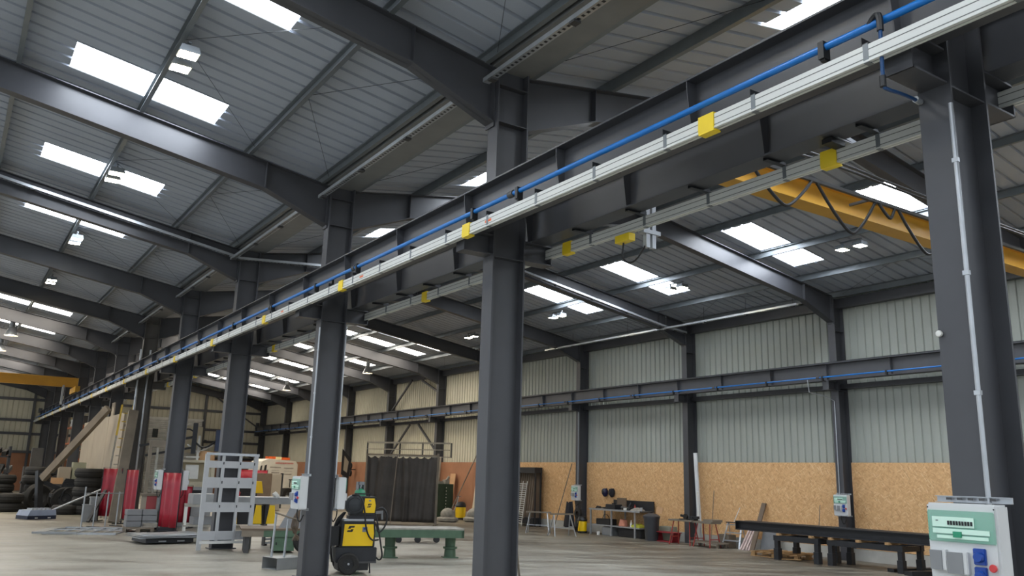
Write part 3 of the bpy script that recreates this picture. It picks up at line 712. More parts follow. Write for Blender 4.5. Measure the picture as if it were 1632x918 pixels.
# ================================================================ welding curtain with railing above
P0, P1 = V((14.3, 32.0, 0)), V((16.55, 30.1, 0)); d = P1 - P0; Lc = d.length; rz = math.atan2(d.y, d.x); zb = fz(15.4)
t = thing('welding_curtain', 'tall dark pleated welding curtain hanging in a steel frame', 'curtain', (P0.x, P0.y, zb), rz)
q = MB().box(-.03, Lc + .03, -.03, .03, 2.66, 2.72).box(-.03, .03, -.03, .03, 0, 2.72).box(Lc - .05, Lc + .03, -.04, .04, 0, 2.78); q.build('frame', OLDW, t)
q = MB().box(-.03, .03, -.4, .4, 0, .03).box(Lc - .03, Lc + .03, -.4, .4, 0, .03); q.build('foot', OLDW, t)
def cf(u, v):
    am = (.035 + .03 * v) * (.55 + .45 * math.sin(u * 13 + 1))
    return V((.02 + u * (Lc - .06), am * math.sin(u * 44 + 2.2 * math.sin(u * 11) + 1.2 * v * math.sin(u * 19)) + .05 * math.sin(u * 17 + v * 1.6) + .012 * math.sin(u * 90 + 5 * v), 2.64 - .08 * abs(math.sin(u * 31)) * (1 - v) ** 3 - v * 2.55))
MB().grid(cf, 120, 14).build('cloth', CURT, t, solid=.006)
MB().tube([(1.2, -.4, .0), (1.3, -.16, 2.68)], .018, 8).build('pole', OLDW, t)
q = MB()
for i in range(12): q.lathe([(.018, -.004), (.022, 0), (.018, .004)], (.1 + i * .24, 0, 2.64), (1, 0, 0), 10, True)
q.build('hook', GALV, t)
t = thing('guard_rail_frame', 'rusty grey guard rail section held up above the welding curtain', 'railing', (15.6, 35.0, .06), -.927); RAILG = mat('rail_grey', (150, 145, 132), .6)
for z in (3.25, 2.98, 2.68): MB().box(0, 4.0, 0, .05, z, z + (.07 if z > 3 else .04)).build('rail', RAILG, t)
for x in (0, 1.6, 2.7, 4.05): MB().box(x, x + .05, 0, .05, 2.68, 3.3).build('upright', DGREY, t)
for x in (.8, 3.2): MB().box(x, x + .07, .01, .08, 0, 2.7).build('support_post', DGREY, t)

# ================================================================ right wall area, far to near
t = thing('tool_cabinet', 'dark green metal cabinet with a row of small holes beside the curtain', 'cabinet', (20.3, 36.4, 0), 0)
MB().box(-.45, .45, -.3, .3, .06, 1.6).build('body', DGREEN, t, bevel=.01); MB().box(-.43, -.01, -.31, -.3, .1, 1.56).build('door', DGREEN, t); MB().box(.01, .43, -.31, -.3, .1, 1.56).build('door', DGREEN, t)
q = MB()
for i in range(9): q.box(.03, .07, -.313, -.31, .2 + i * .15, .24 + i * .15)
q.build('hole', WHITE, t)
for x in (-.4, .4): MB().box(x - .04, x + .04, -.25, .25, 0, .06).build('foot', BLKM, t)
tag(MB().box(20.0, 20.3, 36.3, 36.6, 1.6, 1.72).box(20.35, 20.6, 36.25, 36.5, 1.6, 1.8).cyl((20.5, 36.6, 1.6), (20.65, 36.4, 1.95), .06).build('tool_pile', DUST), 'pile of dusty tools on top of the dark green cabinet', 'tools')
def buffer_machine(loc, label, rz=0):
    t = thing('floor_grinder', label, 'floor machine', loc, rz, 'floor grinding machines')
    MB().lathe([(0, .03), (.45, .03), (.48, .06), (.48, .16), (.4, .2), (.28, .22), (0, .22)]).build('skirt', DUST, t)
    MB().lathe([(.3, .22), (.32, .3), (.3, .42), (.22, .52), (.12, .58), (0, .6)]).build('motor', DUST, t)
    MB().lathe([(0, 0), (.4, 0), (.4, .04), (0, .04)]).build('disc', BLKM, t)
    MB().tube([(.25, 0, .3), (.55, .1, .9), (.6, .12, 1.1)], .02, 8).build('handle', GALV, t)
    MB().tube([(.6, -.1, 1.1), (.6, .34, 1.1)], .016, 6).build('grip', BLK, t)
    return t
buffer_machine((18.95, 33.4, 0), 'dusty round floor grinder standing next to the curtain'); buffer_machine((20.25, 33.3, 0), 'dusty round floor grinder standing in front of the pale board', .4)
def drum_vac(loc, label, s=1., rz=0):
    t = thing('vacuum_cleaner', label, 'vacuum cleaner', loc, rz, 'yellow drum vacuum cleaners')
    MB().lathe([(0, .1 * s), (.24 * s, .1 * s), (.26 * s, .5 * s), (.25 * s, .62 * s), (0, .62 * s)]).build('drum', WYEL, t)
    MB().lathe([(.255 * s, .6 * s), (.27 * s, .66 * s), (.2 * s, .82 * s), (.1 * s, .86 * s), (0, .86 * s)]).build('motor_head', BLK, t)
    MB().lathe([(0, .03 * s), (.28 * s, .03 * s), (.28 * s, .1 * s), (0, .1 * s)]).build('base', BLK, t)
    for a in range(4): MB().cyl((.22 * s * math.cos(a * 1.57), .22 * s * math.sin(a * 1.57) - .015, .03 * s), (.22 * s * math.cos(a * 1.57), .22 * s * math.sin(a * 1.57) + .015, .03 * s), .03 * s, seg=10).build('castor', BLK, t)
    MB().tube([(-.2 * s, 0, .6 * s), (-.45 * s, .0, .75 * s), (-.5 * s, .05, .3 * s), (-.35 * s, .1, .1 * s)], .03 * s, 8, 2).build('hose', BLK, t)
    return t
drum_vac((20.55, 35.0, 0), 'yellow drum vacuum with black head between the two floor grinders', .95)
tag(MB().prism([(0, 0), (1.15, 0), (1.15, 2.15), (0, 2.15)], (21.05, 34.9, 0), (0, -1, 0), (.12, 0, 1), (.02, 0, 0)).build('leaning_board', mat('pale_board', (206, 196, 172), .7)), 'tall pale board leaning upright on the rust coloured wall', 'board')
tag(MB().tube([(19.6, 34.6, .02), (20.95, 33.9, 3.55)], .025, 8).build('metal_pole', OLDW), 'long thin pole leaning behind the floor grinders', 'pole')
tag(MB().bar((20.2, 36.85, 0), (20.8, 37.6, 2.9), .08, .05).build('timber_plank', OLDW), 'narrow plank leaning beside the dark green cabinet', 'plank')
tag(MB().prism([(0, 0), (.5, 0), (.5, 2.1), (0, 2.1)], (21.2, 37.6, .0), (0, -1, 0), (.1, 0, 1), (.02, 0, 0)).build('plywood_sheet', CARD), 'light brown plywood sheet leaning on the rust coloured wall behind the green cabinet', 'board')
tag(MB().bar((19.6, 37.0, 0), (19.75, 37.4, 1.9), .1, .04).bar((19.45, 37.0, 0), (19.6, 37.4, 1.75), .08, .04).build('steel_profile', GRAYS), 'pale steel profiles leaning between the curtain and the green cabinet', 'steel profiles')

# rack with hanging bars and a white lattice
t = thing('bar_rack', 'dark steel rack full of upright bars standing against the board wall', 'rack', (21.2, 30.6, 0))
MB().box(-.15, .25, -.85, .85, 2.2, 2.44).build('head_beam', BLKM, t)
for y in (-.83, .8): MB().box(-.12, -.06, y - .03, y + .03, 0, 2.2).box(.16, .22, y - .03, y + .03, 0, 2.2).build('upright', BLKM, t)
bars = None
for i in range(9):
    y = -.66 + i * .165
    MB().bar((-.16 + .02 * (i % 3), y + .06, .3), (.04, y, 2.2), .035).build('bar', OLDW, t)
MB().box(-.15, .25, -.8, .8, .1, .35).build('bottom_bin', BLKM, t); MB().box(.23, .25, -.8, .8, .35, 2.2).build('back_panel', BROWN, t)
t = thing('lattice_panel', 'white wire lattice leaning upright in front of the dark bar rack', 'lattice', (20.75, 30.65, 0))
q = MB()
for i in range(19): q.bar((-.02 + .012 * i, -.45, .12 + i * .09), (-.02 + .012 * i, .45, .12 + i * .09), .012, .03)
for y in (-.45, -.15, .15, .45): q.bar((-.03, y, 0), (.24, y, 1.85), .02)
q.build('grille', WHITE, t)
def sawhorse(loc, rz, label, Hh=.78, L=.75, top=OLDW):
    t = thing('sawhorse', label, 'sawhorse', loc, rz, 'grey steel sawhorses')
    MB().box(-L / 2 - .1, L / 2 + .1, -.03, .03, Hh - .05, Hh).build('top_bar', top, t)
    for sx in (-1, 1):
        for sy in (-1, 1): MB().bar((sx * (L / 2 - .05), 0, Hh - .05), (sx * (L / 2 + .05), sy * .28, 0), .03).build('leg', GALV, t)
        MB().bar((sx * (L / 2 + .02), -.16, .32), (sx * (L / 2 + .02), .16, .32), .022).build('crossbar', GALV, t)
    MB().bar((-L / 2 - .0, -.17, .3), (L / 2 + .0, -.17, .3), .022).build('crossbar', GALV, t)
    return t
s1 = sawhorse((18.75, 26.2, .005), -.75, 'grey steel sawhorse in front of the bar rack')
s2 = dup(s1, (18.75, 24.75, .005), -.15, 'grey steel sawhorse with brown top nearer to the workbench')
tag(MB().tube([(20.95, 28.2, .02), (21.5, 27.75, 2.62)], .02, 6).build('wooden_pole', OLDW), 'thin wooden pole leaning on the board wall left of the wall cabinet', 'pole')
t = thing('coat', 'dark work coat hanging under the wall cabinet left of the workbench', 'coat', (20.95, 27.1, 0))
MB().grid(lambda u, v: V((-.05 - .14 * math.sin(PI * u) * (.5 + .6 * v), (.3 - .6 * u) * (.55 + .6 * v) + .02 * math.sin(u * 25), 1.1 - .95 * v + .02 * math.sin(9 * u))), 24, 12).build('cloth', CLOTH, t, solid=.04)
MB().cyl((.1, 0, 1.12), (-.08, 0, 1.1), .015).build('hook', BLKM, t)
drum_vac((20.75, 26.1, 0), 'yellow and black vacuum cleaner standing at the left end of the workbench', .72, .5)
t = thing('gas_hose_trolley', 'dark hose trolley standing between the coat and the yellow vacuum', 'trolley', (20.9, 26.5, 0))
MB().tube([(0, -.1, .05), (.05, -.1, 1.05), (.05, .1, 1.05), (0, .1, .05)], .016, 6).build('frame', BLKM, t); MB().cyl((0, -.2, .1), (0, -.16, .1), .1).cyl((0, .16, .1), (0, .2, .1), .1).build('wheel', RUBBER, t)
MB().lathe([(.09, -.05), (.2, -.04), (.2, .04), (.09, .05)], (-.05, 0, .7), (1, 0, 0), 18, True).build('hose_coil', BLK, t); MB().box(-.12, .1, -.12, .12, .02, .05).build('plate', BLKM, t)

# workbench
t = thing('workbench', 'grey steel workbench with lower shelf against the board wall', 'workbench', (21.1, 24.2, 0))
MB().box(-.38, .38, -1.35, 1.45, .9, .94).build('top', DGREY, t); MB().box(-.385, -.36, -1.36, 1.46, .89, .95).build('front_edge', GALV, t)
for x in (-.34, .34):
    for y in (-1.08, .2, 1.4): MB().box(x - .025, x + .025, y - .025, y + .025, 0, .9).build('leg', GALV, t)
MB().box(-.34, .34, -1.3, 1.42, .33, .37).build('shelf', GALV, t)
MB().box(.36, .40, -1.3, .9, .94, 1.28).build('back_panel', BLKM, t)
def small(name, mb, m, label, cat, **k): return tag(mb.build(name, m, None, **k), label, cat)
small('monitor', MB().box(21.2, 21.24, 24.1, 24.6, 1.02, 1.36).box(21.15, 21.32, 24.25, 24.45, .94, .97).box(21.2, 21.24, 24.32, 24.38, .95, 1.05), BROWN, 'old dark square monitor standing on the workbench', 'monitor')
small('toolbox', MB().box(20.85, 21.2, 24.3, 24.85, .94, 1.12).box(20.98, 21.06, 24.5, 24.65, 1.12, 1.17), BLKM, 'dark toolbox in front of the monitor on the workbench', 'toolbox', bevel=.01)
small('angle_grinder', MB().cyl((21.0, 23.75, 1.0), (21.0, 24.1, 1.03), .05).cyl((20.98, 23.72, .95), (20.98, 23.72, 1.02), .08), DGREY, 'dark angle grinder lying in the middle of the workbench', 'tool')
small('hand_drill', MB().cyl((20.9, 25.2, .99), (20.9, 25.4, 1.0), .04).bar((20.9, 25.4, .98), (20.9, 25.47, .95), .04).cyl((20.9, 25.05, .99), (20.9, 25.2, .99), .02), BLK, 'black hand drill lying at the left end of the workbench', 'tool')
small('rag_heap', MB().lathe([(0, .12), (.12, .1), (.25, .04), (.28, 0), (0, 0)], (21.1, 23.35, .94), (0, 0, 1), 12), DUST, 'pale heap of rags on the right part of the workbench', 'rags')
small('white_tin', MB().cyl((20.85, 23.75, .94), (20.85, 23.75, 1.02), .06), WHITE, 'small white tin at the front edge of the workbench', 'tin')
small('cable_coil', MB().lathe([(.1, -.03), (.16, -.02), (.16, .03), (.1, .03)], (21.0, 24.95, .975), seg=18, closed=True), BLK, 'coil of black cable on the workbench beside the toolbox', 'cable')
small('parts_tray', MB().box(20.95, 21.3, 23.5, 23.9, .94, .99).box(21.0, 21.1, 23.55, 23.7, .99, 1.06), BLKM, 'dark parts tray on the workbench behind the white tin', 'tray', bevel=.005)
small('steel_clamp', MB().bar((21.25, 24.05, .96), (21.3, 23.95, 1.2), .04).bar((21.2, 24.05, .96), (21.3, 23.6, .98), .04), DGREY, 'dark steel clamp standing upright at the back of the workbench', 'clamp')
small('paper_sheet', MB().box(20.8, 21.1, 25.0, 25.25, .94, .945), WHITE, 'white paper sheet lying at the left end of the workbench', 'paper')
small('metal_mug', MB().lathe([(0, 0), (.045, 0), (.045, .13), (.04, .13), (.04, .01), (0, .01)], (20.95, 22.98, .94)), GALV, 'metal mug at the right end of the workbench', 'mug')
small('bottle', MB().lathe([(0, 0), (.035, 0), (.035, .14), (.012, .18), (.012, .22), (0, .22)], (21.2, 23.6, .94)), REDST, 'small brown bottle standing at the back of the workbench', 'bottle')
small('tool_bag', MB().box(20.85, 21.2, 24.6, 25.4, .37, .58).lathe([(.18, -.02), (.2, 0), (.18, .02)], (21.0, 25.0, .56), (1, 0, 0), 16, True), BLK, 'black tool bags on the left half of the lower shelf', 'bag', bevel=.02)
small('folded_cloth', MB().prism([(0, 0), (.34, 0), (.28, .22), (.1, .26)], (20.82, 24.1, .37), (0, -1, 0), (0, 0, 1), (.2, 0, 0)), PINKW, 'pink cloth on the lower shelf of the workbench', 'cloth', bevel=.02)
small('spray_bottle', MB().lathe([(0, 0), (.04, 0), (.04, .14), (.015, .18), (.015, .24), (0, .24)], (20.85, 23.42, .37)), WHITE, 'small white bottle on the lower shelf of the workbench', 'bottle')
small('yellow_case', MB().box(20.82, 21.1, 22.95, 23.4, .37, .46).box(20.85, 21.07, 23.05, 23.3, .46, .50), mat('olive_yellow', (190, 190, 70)), 'yellow green case with white top on the lower shelf', 'case', bevel=.01)
small('storage_bin', MB().box(20.8, 21.3, 24.45, 25.0, 0, .3), MIDG, 'grey storage bin on the floor under the workbench', 'bin', bevel=.02)
small('paint_can', MB().cyl((20.72, 25.1, 0), (20.72, 25.1, .12), .06), WHITE, 'small white can on the floor under the left end of the workbench', 'can')
small('black_crate', MB().box(20.9, 21.4, 22.95, 24.2, 0, .31), BLKM, 'long black crate on the floor under the workbench', 'crate', bevel=.02)
for y, lab, mm in ((25.62, 'dark welding mask hung on the board wall above the workbench, left one', BLACKV), (25.22, 'dark welding mask hung on the board wall above the workbench, right one', CLOTH)):
    t = thing('welding_mask', lab, 'welding mask', (21.54, y, 1.52), 0, 'welding masks on the wall'); t.scale = (.8, .8, .85)
    MB().lathe([(0, -.2), (.08, -.17), (.15, -.05), (.16, .08), (.12, .17), (0, .2)], (-.08, 0, 0), (0, .15, 1), 16).build('shell', mm, t)
    MB().box(-.245, -.2, -.06, .06, .0, .1).build('visor', BLK, t); MB().tube([(-.02, -.12, .1), (.02, 0, .22), (-.02, .12, .1)], .012, 6, 1).build('headband', BLK, t)
t = thing('waste_bin', 'tall dark grey waste bin with lid at the right end of the workbench', 'bin', (20.75, 22.25, 0))
MB().lathe([(0, 0), (.22, 0), (.27, .74), (.29, .74), (.29, .79), (0, .79)], seg=28).build('body', mat('bin_grey', (52, 54, 58), .45), t); MB().lathe([(.3, .78), (.3, .82), (.2, .88), (.06, .92), (0, .92)], seg=28).build('lid', mat('bin_lid', (66, 68, 72), .45), t); MB().box(-.05, .05, -.02, .02, .91, .96).build('handle', BLK, t)
small('cardboard_flap', MB().prism([(0, 0), (.3, 0), (.34, .2), (.05, .25)], (20.9, 22.2, .9), (0, -1, 0), (.15, 0, 1), (.012, 0, 0)), CARD, 'pinkish cardboard piece sticking up behind the waste bin', 'cardboard')
small('plastic_crate', MB().box(21.15, 21.5, 21.75, 22.35, 0, .48), mat('pale_green_grey', (150, 152, 136)), 'pale grey green box between the waste bin and the red tub', 'box', bevel=.02)
t = thing('red_tub', 'dark red plastic tub on the floor at the foot of the wall column', 'tub', (20.95, 21.7, 0)); t.scale = (1, .95, 1)
MB().prism([(-.5, .32), (-.42, 0), (.42, 0), (.5, .32), (.46, .32), (.39, .03), (-.39, .03), (-.46, .32)], (-.17, 0, 0), (0, 1, 0), (0, 0, 1), (.34, 0, 0)).build('body', REDTOTE, t); MB().box(-.2, .2, -.53, .53, .3, .33).build('rim', REDTOTE, t)
# red legged trestle tables
def red_trestle(loc, rz, L, label, m=REDST, Hh=.8):
    t = thing('trestle_table', label, 'table', loc, rz, 'red legged trestle tables')
    MB().box(-L / 2, L / 2, -.22, .22, Hh - .05, Hh).build('top', OLDW, t)
    for sx in (-1, 1):
        for sy in (-1, 1): MB().tube([(sx * (L / 2 - .15), sy * .12, Hh - .05), (sx * (L / 2 - .05), sy * .24, 0)], .018, 8).build('leg', m, t)
        MB().bar((sx * (L / 2 - .1), -.2, .25), (sx * (L / 2 - .1), .2, .25), .025).build('crossbar', m, t)
    return t
red_trestle((20.5, 20.45, 0), PI / 2 + .1, .95, 'red legged trestle table with dark top in front of the wall column')
red_trestle((20.6, 19.55, 0), PI / 2 - .05, .85, 'red legged trestle table with timber top left of the stepladder', Hh=.78)
small('circular_saw', MB().cyl((20.45, 20.35, .9), (20.5, 20.35, .9), .09).box(20.38, 20.6, 20.2, 20.55, .8, .83).bar((20.52, 20.3, .88), (20.52, 20.6, .93), .07), BLK, 'dark power saw lying on the left red trestle table', 'tool')
small('bench_vise', MB().box(20.45, 20.65, 19.95, 20.15, .8, .84).box(20.5, 20.6, 19.85, 20.2, .84, .93).cyl((20.45, 20.05, .88), (20.7, 20.05, .88), .02), BLKM, 'dark vise standing where the two red trestle tables meet', 'vise')
small('timber_block', MB().box(20.4, 20.85, 19.1, 19.5, .78, .86), OLDW, 'squared timber block on the right red trestle table', 'timber')
small('small_dolly', MB().box(20.45, 20.95, 18.95, 20.2, .12, .17).box(20.5, 20.55, 19.0, 19.05, 0, .12).box(20.85, 20.9, 20.1, 20.15, 0, .12).box(20.5, 20.55, 20.1, 20.15, 0, .12).box(20.85, 20.9, 19.0, 19.05, 0, .12), OLDW, 'low wooden dolly under the red trestle tables', 'dolly')
small('cardboard_box', MB().box(21.1, 21.45, 19.1, 19.55, 0, .4), OLDW, 'brown cardboard box behind the red trestle tables', 'box', bevel=.008)
t = thing('steel_channel', 'long pale grey steel channel leaning upright against the wall column', 'steel profile', (20.45, 20.35, 0))
q = MB(); a, b = V((.45, -.22, .02)), V((.66, .14, 2.97)); dd = b - a
q.prism([(-.07, 0), (.07, 0), (.07, .05), (.064, .05), (.064, .006), (-.064, .006), (-.064, .05), (-.07, .05)], a, (0, 1, 0), (1, 0, 0), dd); q.build('channel', mat('pale_steel', (206, 210, 214), .35, .2), t)
q = MB()
for i, c in enumerate(((.02, .12), (.04, .2), (-.02, .05))): q.bar((20.86 + c[0], 20.05 + c[1], .01), (21.0 + c[0], 20.25 + c[1] * .5, 1.3 + .2 * i), .04)
tag(q.build('offcut_bundle', WHITE), 'bundle of short white profiles leaning beside the long channel', 'profiles')
t = thing('stepladder', 'small aluminium stepladder standing against the board wall', 'stepladder', (21.25, 18.95, 0), .1)
for y in (-.3, .3):
    MB().bar((-.28, y * 1.1, 0), (.0, y * .85, .78), .05, .025).build('front_rail', GALV, t); MB().bar((.2, y * 1.05, 0), (.02, y * .8, .76), .03, .02).build('rear_rail', GALV, t)
for i in range(3): MB().box(-.24 + i * .09, -.12 + i * .09, -.3, .3, .22 + i * .24, .25 + i * .24).build('step', GALV, t)
MB().box(-.08, .08, -.29, .29, .77, .80).build('platform', BLKM, t)
for i in range(4): tag(MB().bar((20.95, 18.5 - .11 * i, 0), (21.42, 18.42 - .1 * i, .74), .07, .03).build('marked_plank', mat('red_white_board', (190, 170, 164), .7, 0, .3, 5)), 'pale board with red paint marks, %s of four leaning beside the stepladder' % ORD[3 - i].replace('nearest', 'rightmost'), 'board', 'red marked boards')
tag(MB().bar((20.95, 18.05, 0), (21.52, 17.98, 1.42), .16, .04, (1, 0, 0)).build('brown_plank', BROWN), 'dark brown plank leaning on the board wall right of the stepladder', 'plank')
tag(MB().prism([(0, 0), (.62, 0), (.62, .72), (0, .72)], (21.2, 17.95, 0), (0, -1, 0), (.3, 0, 1), (.015, 0, 0)).build('steel_plate', mat('plate_grey', (112, 114, 116), .5)), 'square grey plate leaning on the board wall behind the pallet', 'plate')
for y, z1 in ((20.05, 1.75), (15.95, 1.45)): tag(MB().tube([(21.3, y, 0), (21.5, y - .02, z1)], .012, 6).build('thin_rod', OLDW), 'thin brown rod leaning on the board wall %s' % ('above the red trestle tables' if y > 18 else 'above the black beam'), 'rod')
tag(MB().tube([(21.2, 18.95, .8), (21.45, 18.9, 1.25)], .01, 6).build('thin_rod', GALV), 'thin grey rod sticking up behind the stepladder', 'rod')
t = thing('pallet', 'low wooden pallet on the floor under the left end of the black beams', 'pallet', (20.2, 16.2, 0), .05)
for i in range(6): MB().box(-.58, .58, -.8 + i * .28, -.8 + i * .28 + .16, .12, .145).build('deck_board', WOOD, t)
for x in (-.52, 0, .46):
    MB().box(x, x + .1, -.8, .76, .095, .12).build('stringer', WOOD, t)
    for y in (-.78, -.05, .65): MB().box(x, x + .1, y, y + .13, .02, .095).build('block', WOOD, t)
    MB().box(x, x + .1, -.8, .8, 0, .02).build('runner', WOOD, t)
small('loose_slat', MB().bar((19.5, 15.9, .01), (19.75, 15.3, .03), .1, .02), WOOD, 'pale loose slat on the floor at the pallet corner', 'slat')
# black trestles and beams
def black_trestle(loc, L, label):
    t = thing('steel_trestle', label, 'trestle', loc, 0, 'black steel trestles')
    for x in (0, .8):
        MB().box(x - .07, x + .07, -L / 2, L / 2, .5, .64).build('rail', BLKM, t)
        for y in (-L / 2 + .08, L / 2 - .08):
            MB().box(x - .06, x + .06, y - .06, y + .06, .22, .5).build('leg', BLKM, t); MB().box(x - .08, x + .08, y - .075, y + .075, 0, .3).build('foot_sleeve', BLKM, t)
    for y in (-L / 2 + .08, L / 2 - .08): MB().box(.07, .73, y - .06, y + .06, .5, .62).build('crosspiece', BLKM, t)
    return t
black_trestle((19.45, 15.2, 0), 1.45, 'black steel trestle carrying the left part of the black beams')
black_trestle((19.5, 13.2, 0), 2.1, 'longer black steel trestle in front of the wall column cabinet')
for x, lab in ((19.55, 'long black steel beam lying on the trestles, front one'), (19.95, 'long black steel beam lying on the trestles, rear one')):
    t = thing('steel_beam', lab, 'steel beam', (x, 7.2, .70), 0, 'black steel beams')
    ibeam(MB(), (0, 0, 0), (1, 0, 0), (0, 0, 1), (0, 10.1 + (.0 if x < 19.7 else .0), 0), .25, .24, .025, .02).build('beam', BLKM, t)
    MB().box(-.12, .12, 10.1, 10.115, 0, .25).build('end_plate', BLKM, t)
black_trestle((19.45, 9.3, 0), 1.45, 'black steel trestle carrying the near part of the black beams')
for i, (x, y) in enumerate(((19.75, 15.75), (19.75, 14.7), (19.75, 14.1), (19.75, 13.3), (19.75, 12.5))): tag(MB().box(x - .4, x + .4, y - .05, y + .05, .64, .70).build('packing_timber', WOOD), 'short packing timber between trestle and black beams, %s from the left' % ORD[i].replace('nearest', 'first'), 'timber', 'packing timbers')
tag(MB().bar((19.2, 11.9, .0), (20.6, 11.6, .0), .24, .2).bar((19.6, 12.6, 0), (21.0, 12.3, 0), .2, .16).build('steel_offcut', BLKM), 'black steel offcuts lying on the floor behind the foreground cabinet', 'steel offcuts')

# ================================================================ left side, near to far
# grey sheet metal rack frame standing against the column
t = thing('rack_frame', 'tall light grey shelving frame propped upright against the middle column', 'rack', (5.17, 20.62, .17), .04)
Wd, Hh = 1.16, 2.2
LG = mat('rack_grey', (176, 178, 180), .45, .1, .05)
for x in (.0, Wd): MB().box(x - .05, x + .05, -.03, .03, 0, Hh - .02).build('side_post', LG, t)
MB().box(-.02, Wd + .06, -.05, .04, Hh - .05, Hh + .01).build('top_rail', GALV, t); MB().box(-.0, Wd, -.06, .03, .14, .20).build('bottom_rail', mat('rack_white', (214, 214, 210), .4), t)
for x in (.38, .78): MB().box(x - .03, x + .03, -.035, .03, .2, Hh - .05).build('upright', LG, t)
for z, h in ((.22, .2), (.85, .22), (1.4, .24), (1.86, .16)): MB().box(.05, Wd - .05, -.02, .02, z, z + h).build('crossplate', LG, t)
q = MB()
for z in (.95, 1.5, 1.94):
    for x in (.38, .78, 1.12): q.box(x - .012, x + .012, -.04, -.034, z, z + .06)
q.build('slot', BLKM, t)
# flat black cart
t = thing('flat_stillage', 'low black steel stillage with flat sheets stacked on top', 'stillage', (4.85, 23.0, .17), .12)
MB().box(-.55, .6, -.55, .55, .03, .13).build('base', BLKM, t)
q = MB()
for x in (-.25, .2): q.box(x, x + .18, -.555, -.55, .055, .085)
q.build('fork_opening', GALV, t)
for i in range(4): MB().grid(lambda u, v, i=i: V((-.72 + .04 * i + u * 1.5, -.62 + .02 * i + v * 1.3, .145 + .02 * i + .012 * math.sin(u * 4 + i))), 10, 2).build('sheet', GRAYS, t, solid=.008)
# flat steel grids and a stanchion frame
t = thing('steel_grid', 'grey steel grid frames lying flat on the floor', 'steel grid', (3.75, 27.2, .17), -.35)
q = MB().box(-.9, .95, -1.2, -1.15, 0, .05).box(-.9, .95, 1.15, 1.2, 0, .05)
for i in range(6): q.box(-.9 + i * .362, -.865 + i * .362, -1.2, 1.2, .0, .035)
q.box(-.9, .95, -.02, .02, .035, .06)
q.build('grid', GALV, t)
MB().box(-1.2, -.9, -1.0, .9, .0, .05).box(-.95, .0, -1.35, -1.28, .03, .08).build('channel', GRAYS, t)
t = thing('barrier_frame', 'grey tubular barrier frame standing beside the flat grids', 'barrier', (3.75, 28.9, .17), .55)
for x, h in ((0, 1.2), (.42, 1.05), (.85, 1.05), (1.25, 1.05)): MB().tube([(x, 0, 0), (x, 0, h)], .022, 6).build('post', GALV, t)
MB().tube([(0, 0, 1.0), (1.4, 0, 1.0)], .018, 6).build('rail', GALV, t)
for x in (.42, 1.25): MB().box(x - .03, x + .03, -.25, .25, 0, .02).build('foot', BLKM, t)
# red welding screens
def red_screen(loc, rz, W, Hh, label):
    t = thing('welding_screen', label, 'welding screen', loc, rz, 'red welding screens')
    q = MB().tube([(-W / 2, 0, .06), (-W / 2, 0, Hh), (W / 2, 0, Hh), (W / 2, 0, .06)], .014, 6); q.build('frame', BLKM, t)
    for x in (-W / 2, W / 2): MB().box(x - .015, x + .015, -.3, .3, 0, .03).box(x - .015, x + .015, -.02, .02, 0, .1).build('foot', BLKM, t)
    MB().grid(lambda u, v: V((-W / 2 + u * W, .035 * math.sin(u * 16) * (.6 + .4 * v), Hh - .03 - v * (Hh - .2))), 36, 4).build('curtain', SCREEN, t, solid=.003)
    return t
red_screen((4.92, 32.0, .17), -.75, .72, 1.78, 'translucent red welding screen, leftmost of the row')
red_screen((5.25, 30.2, .17), -1.2, .72, 1.76, 'translucent red welding screen leaning between the grey plank and the portal')
red_screen((5.6, 26.05, .17), -1.25, .98, 1.72, 'translucent red welding screen in front of the cabinet column')
red_screen((6.5, 28.3, .17), -.6, .5, 1.3, 'small low red welding screen behind the largest screen')
# leaning grey plank and portal frame
tag(MB().bar((5.0, 31.2, .17), (5.45, 32.75, 3.95), .32, .2, (0, 1, 0)).build('concrete_plank', OLDW), 'thick grey plank leaning up against the old column behind the red screens', 'plank')
t = thing('portal_frame', 'grey-brown steel portal frame standing among the pallets and screens', 'steel frame', (5.35, 28.35, .17), -.1)
for x in (0, .5): MB().box(x - .05, x + .05, -.06, .06, 0, 2.62).build('post', OLDW, t)
MB().box(-.05, .72, -.07, .07, 2.45, 2.66).build('head', OLDW, t); MB().box(.18, .24, -.05, .05, 1.0, 2.45).build('inner_post', DUST, t)
MB().box(.62, .76, -.1, .1, 1.2, 2.45).build('arm', OLDW, t)
t = thing('control_cabinet', 'beige control cabinet with a red stripe behind the stacked blocks', 'cabinet', (5.55, 28.0, .17), -.2)
MB().box(-.35, .45, -.25, .25, .06, 1.05).build('body', BEIGE, t, bevel=.01); MB().box(-.2, .08, -.256, -.25, .45, .98).build('red_stripe', mat('faded_red', (150, 60, 62)), t); MB().box(.1, .42, -.257, -.25, .45, .98).build('door', GRAYS, t); MB().box(-.38, .48, -.3, .3, 1.0, 1.06).build('top', OLDW, t)
MB().box(-.36, .46, -.26, .26, 0, .06).build('plinth', BLKM, t)
t = thing('pallet', 'low dark wooden pallet under the stacked grey blocks', 'pallet', (5.05, 27.1, .17), -.2)
MB().box(-.42, .42, -.45, .45, .09, .13).build('deck', OLDW, t)
for x in (-.42, -.05, .32): MB().box(x, x + .1, -.45, .45, 0, .09).build('block', OLDW, t)
n = 0
for r in range(3):
    for c in range(2):
        tag(MB().box(4.66 + c * .42, 5.06 + c * .42, 26.9, 27.35, .302 + r * .165, .302 + r * .165 + .155).build('grey_block', MIDG, None, bevel=.01), 'grey block on the dark pallet, %s layer, %s column' % (('bottom', 'middle', 'top')[r], ('left', 'right')[c]), 'block', 'grey blocks on the pallet')
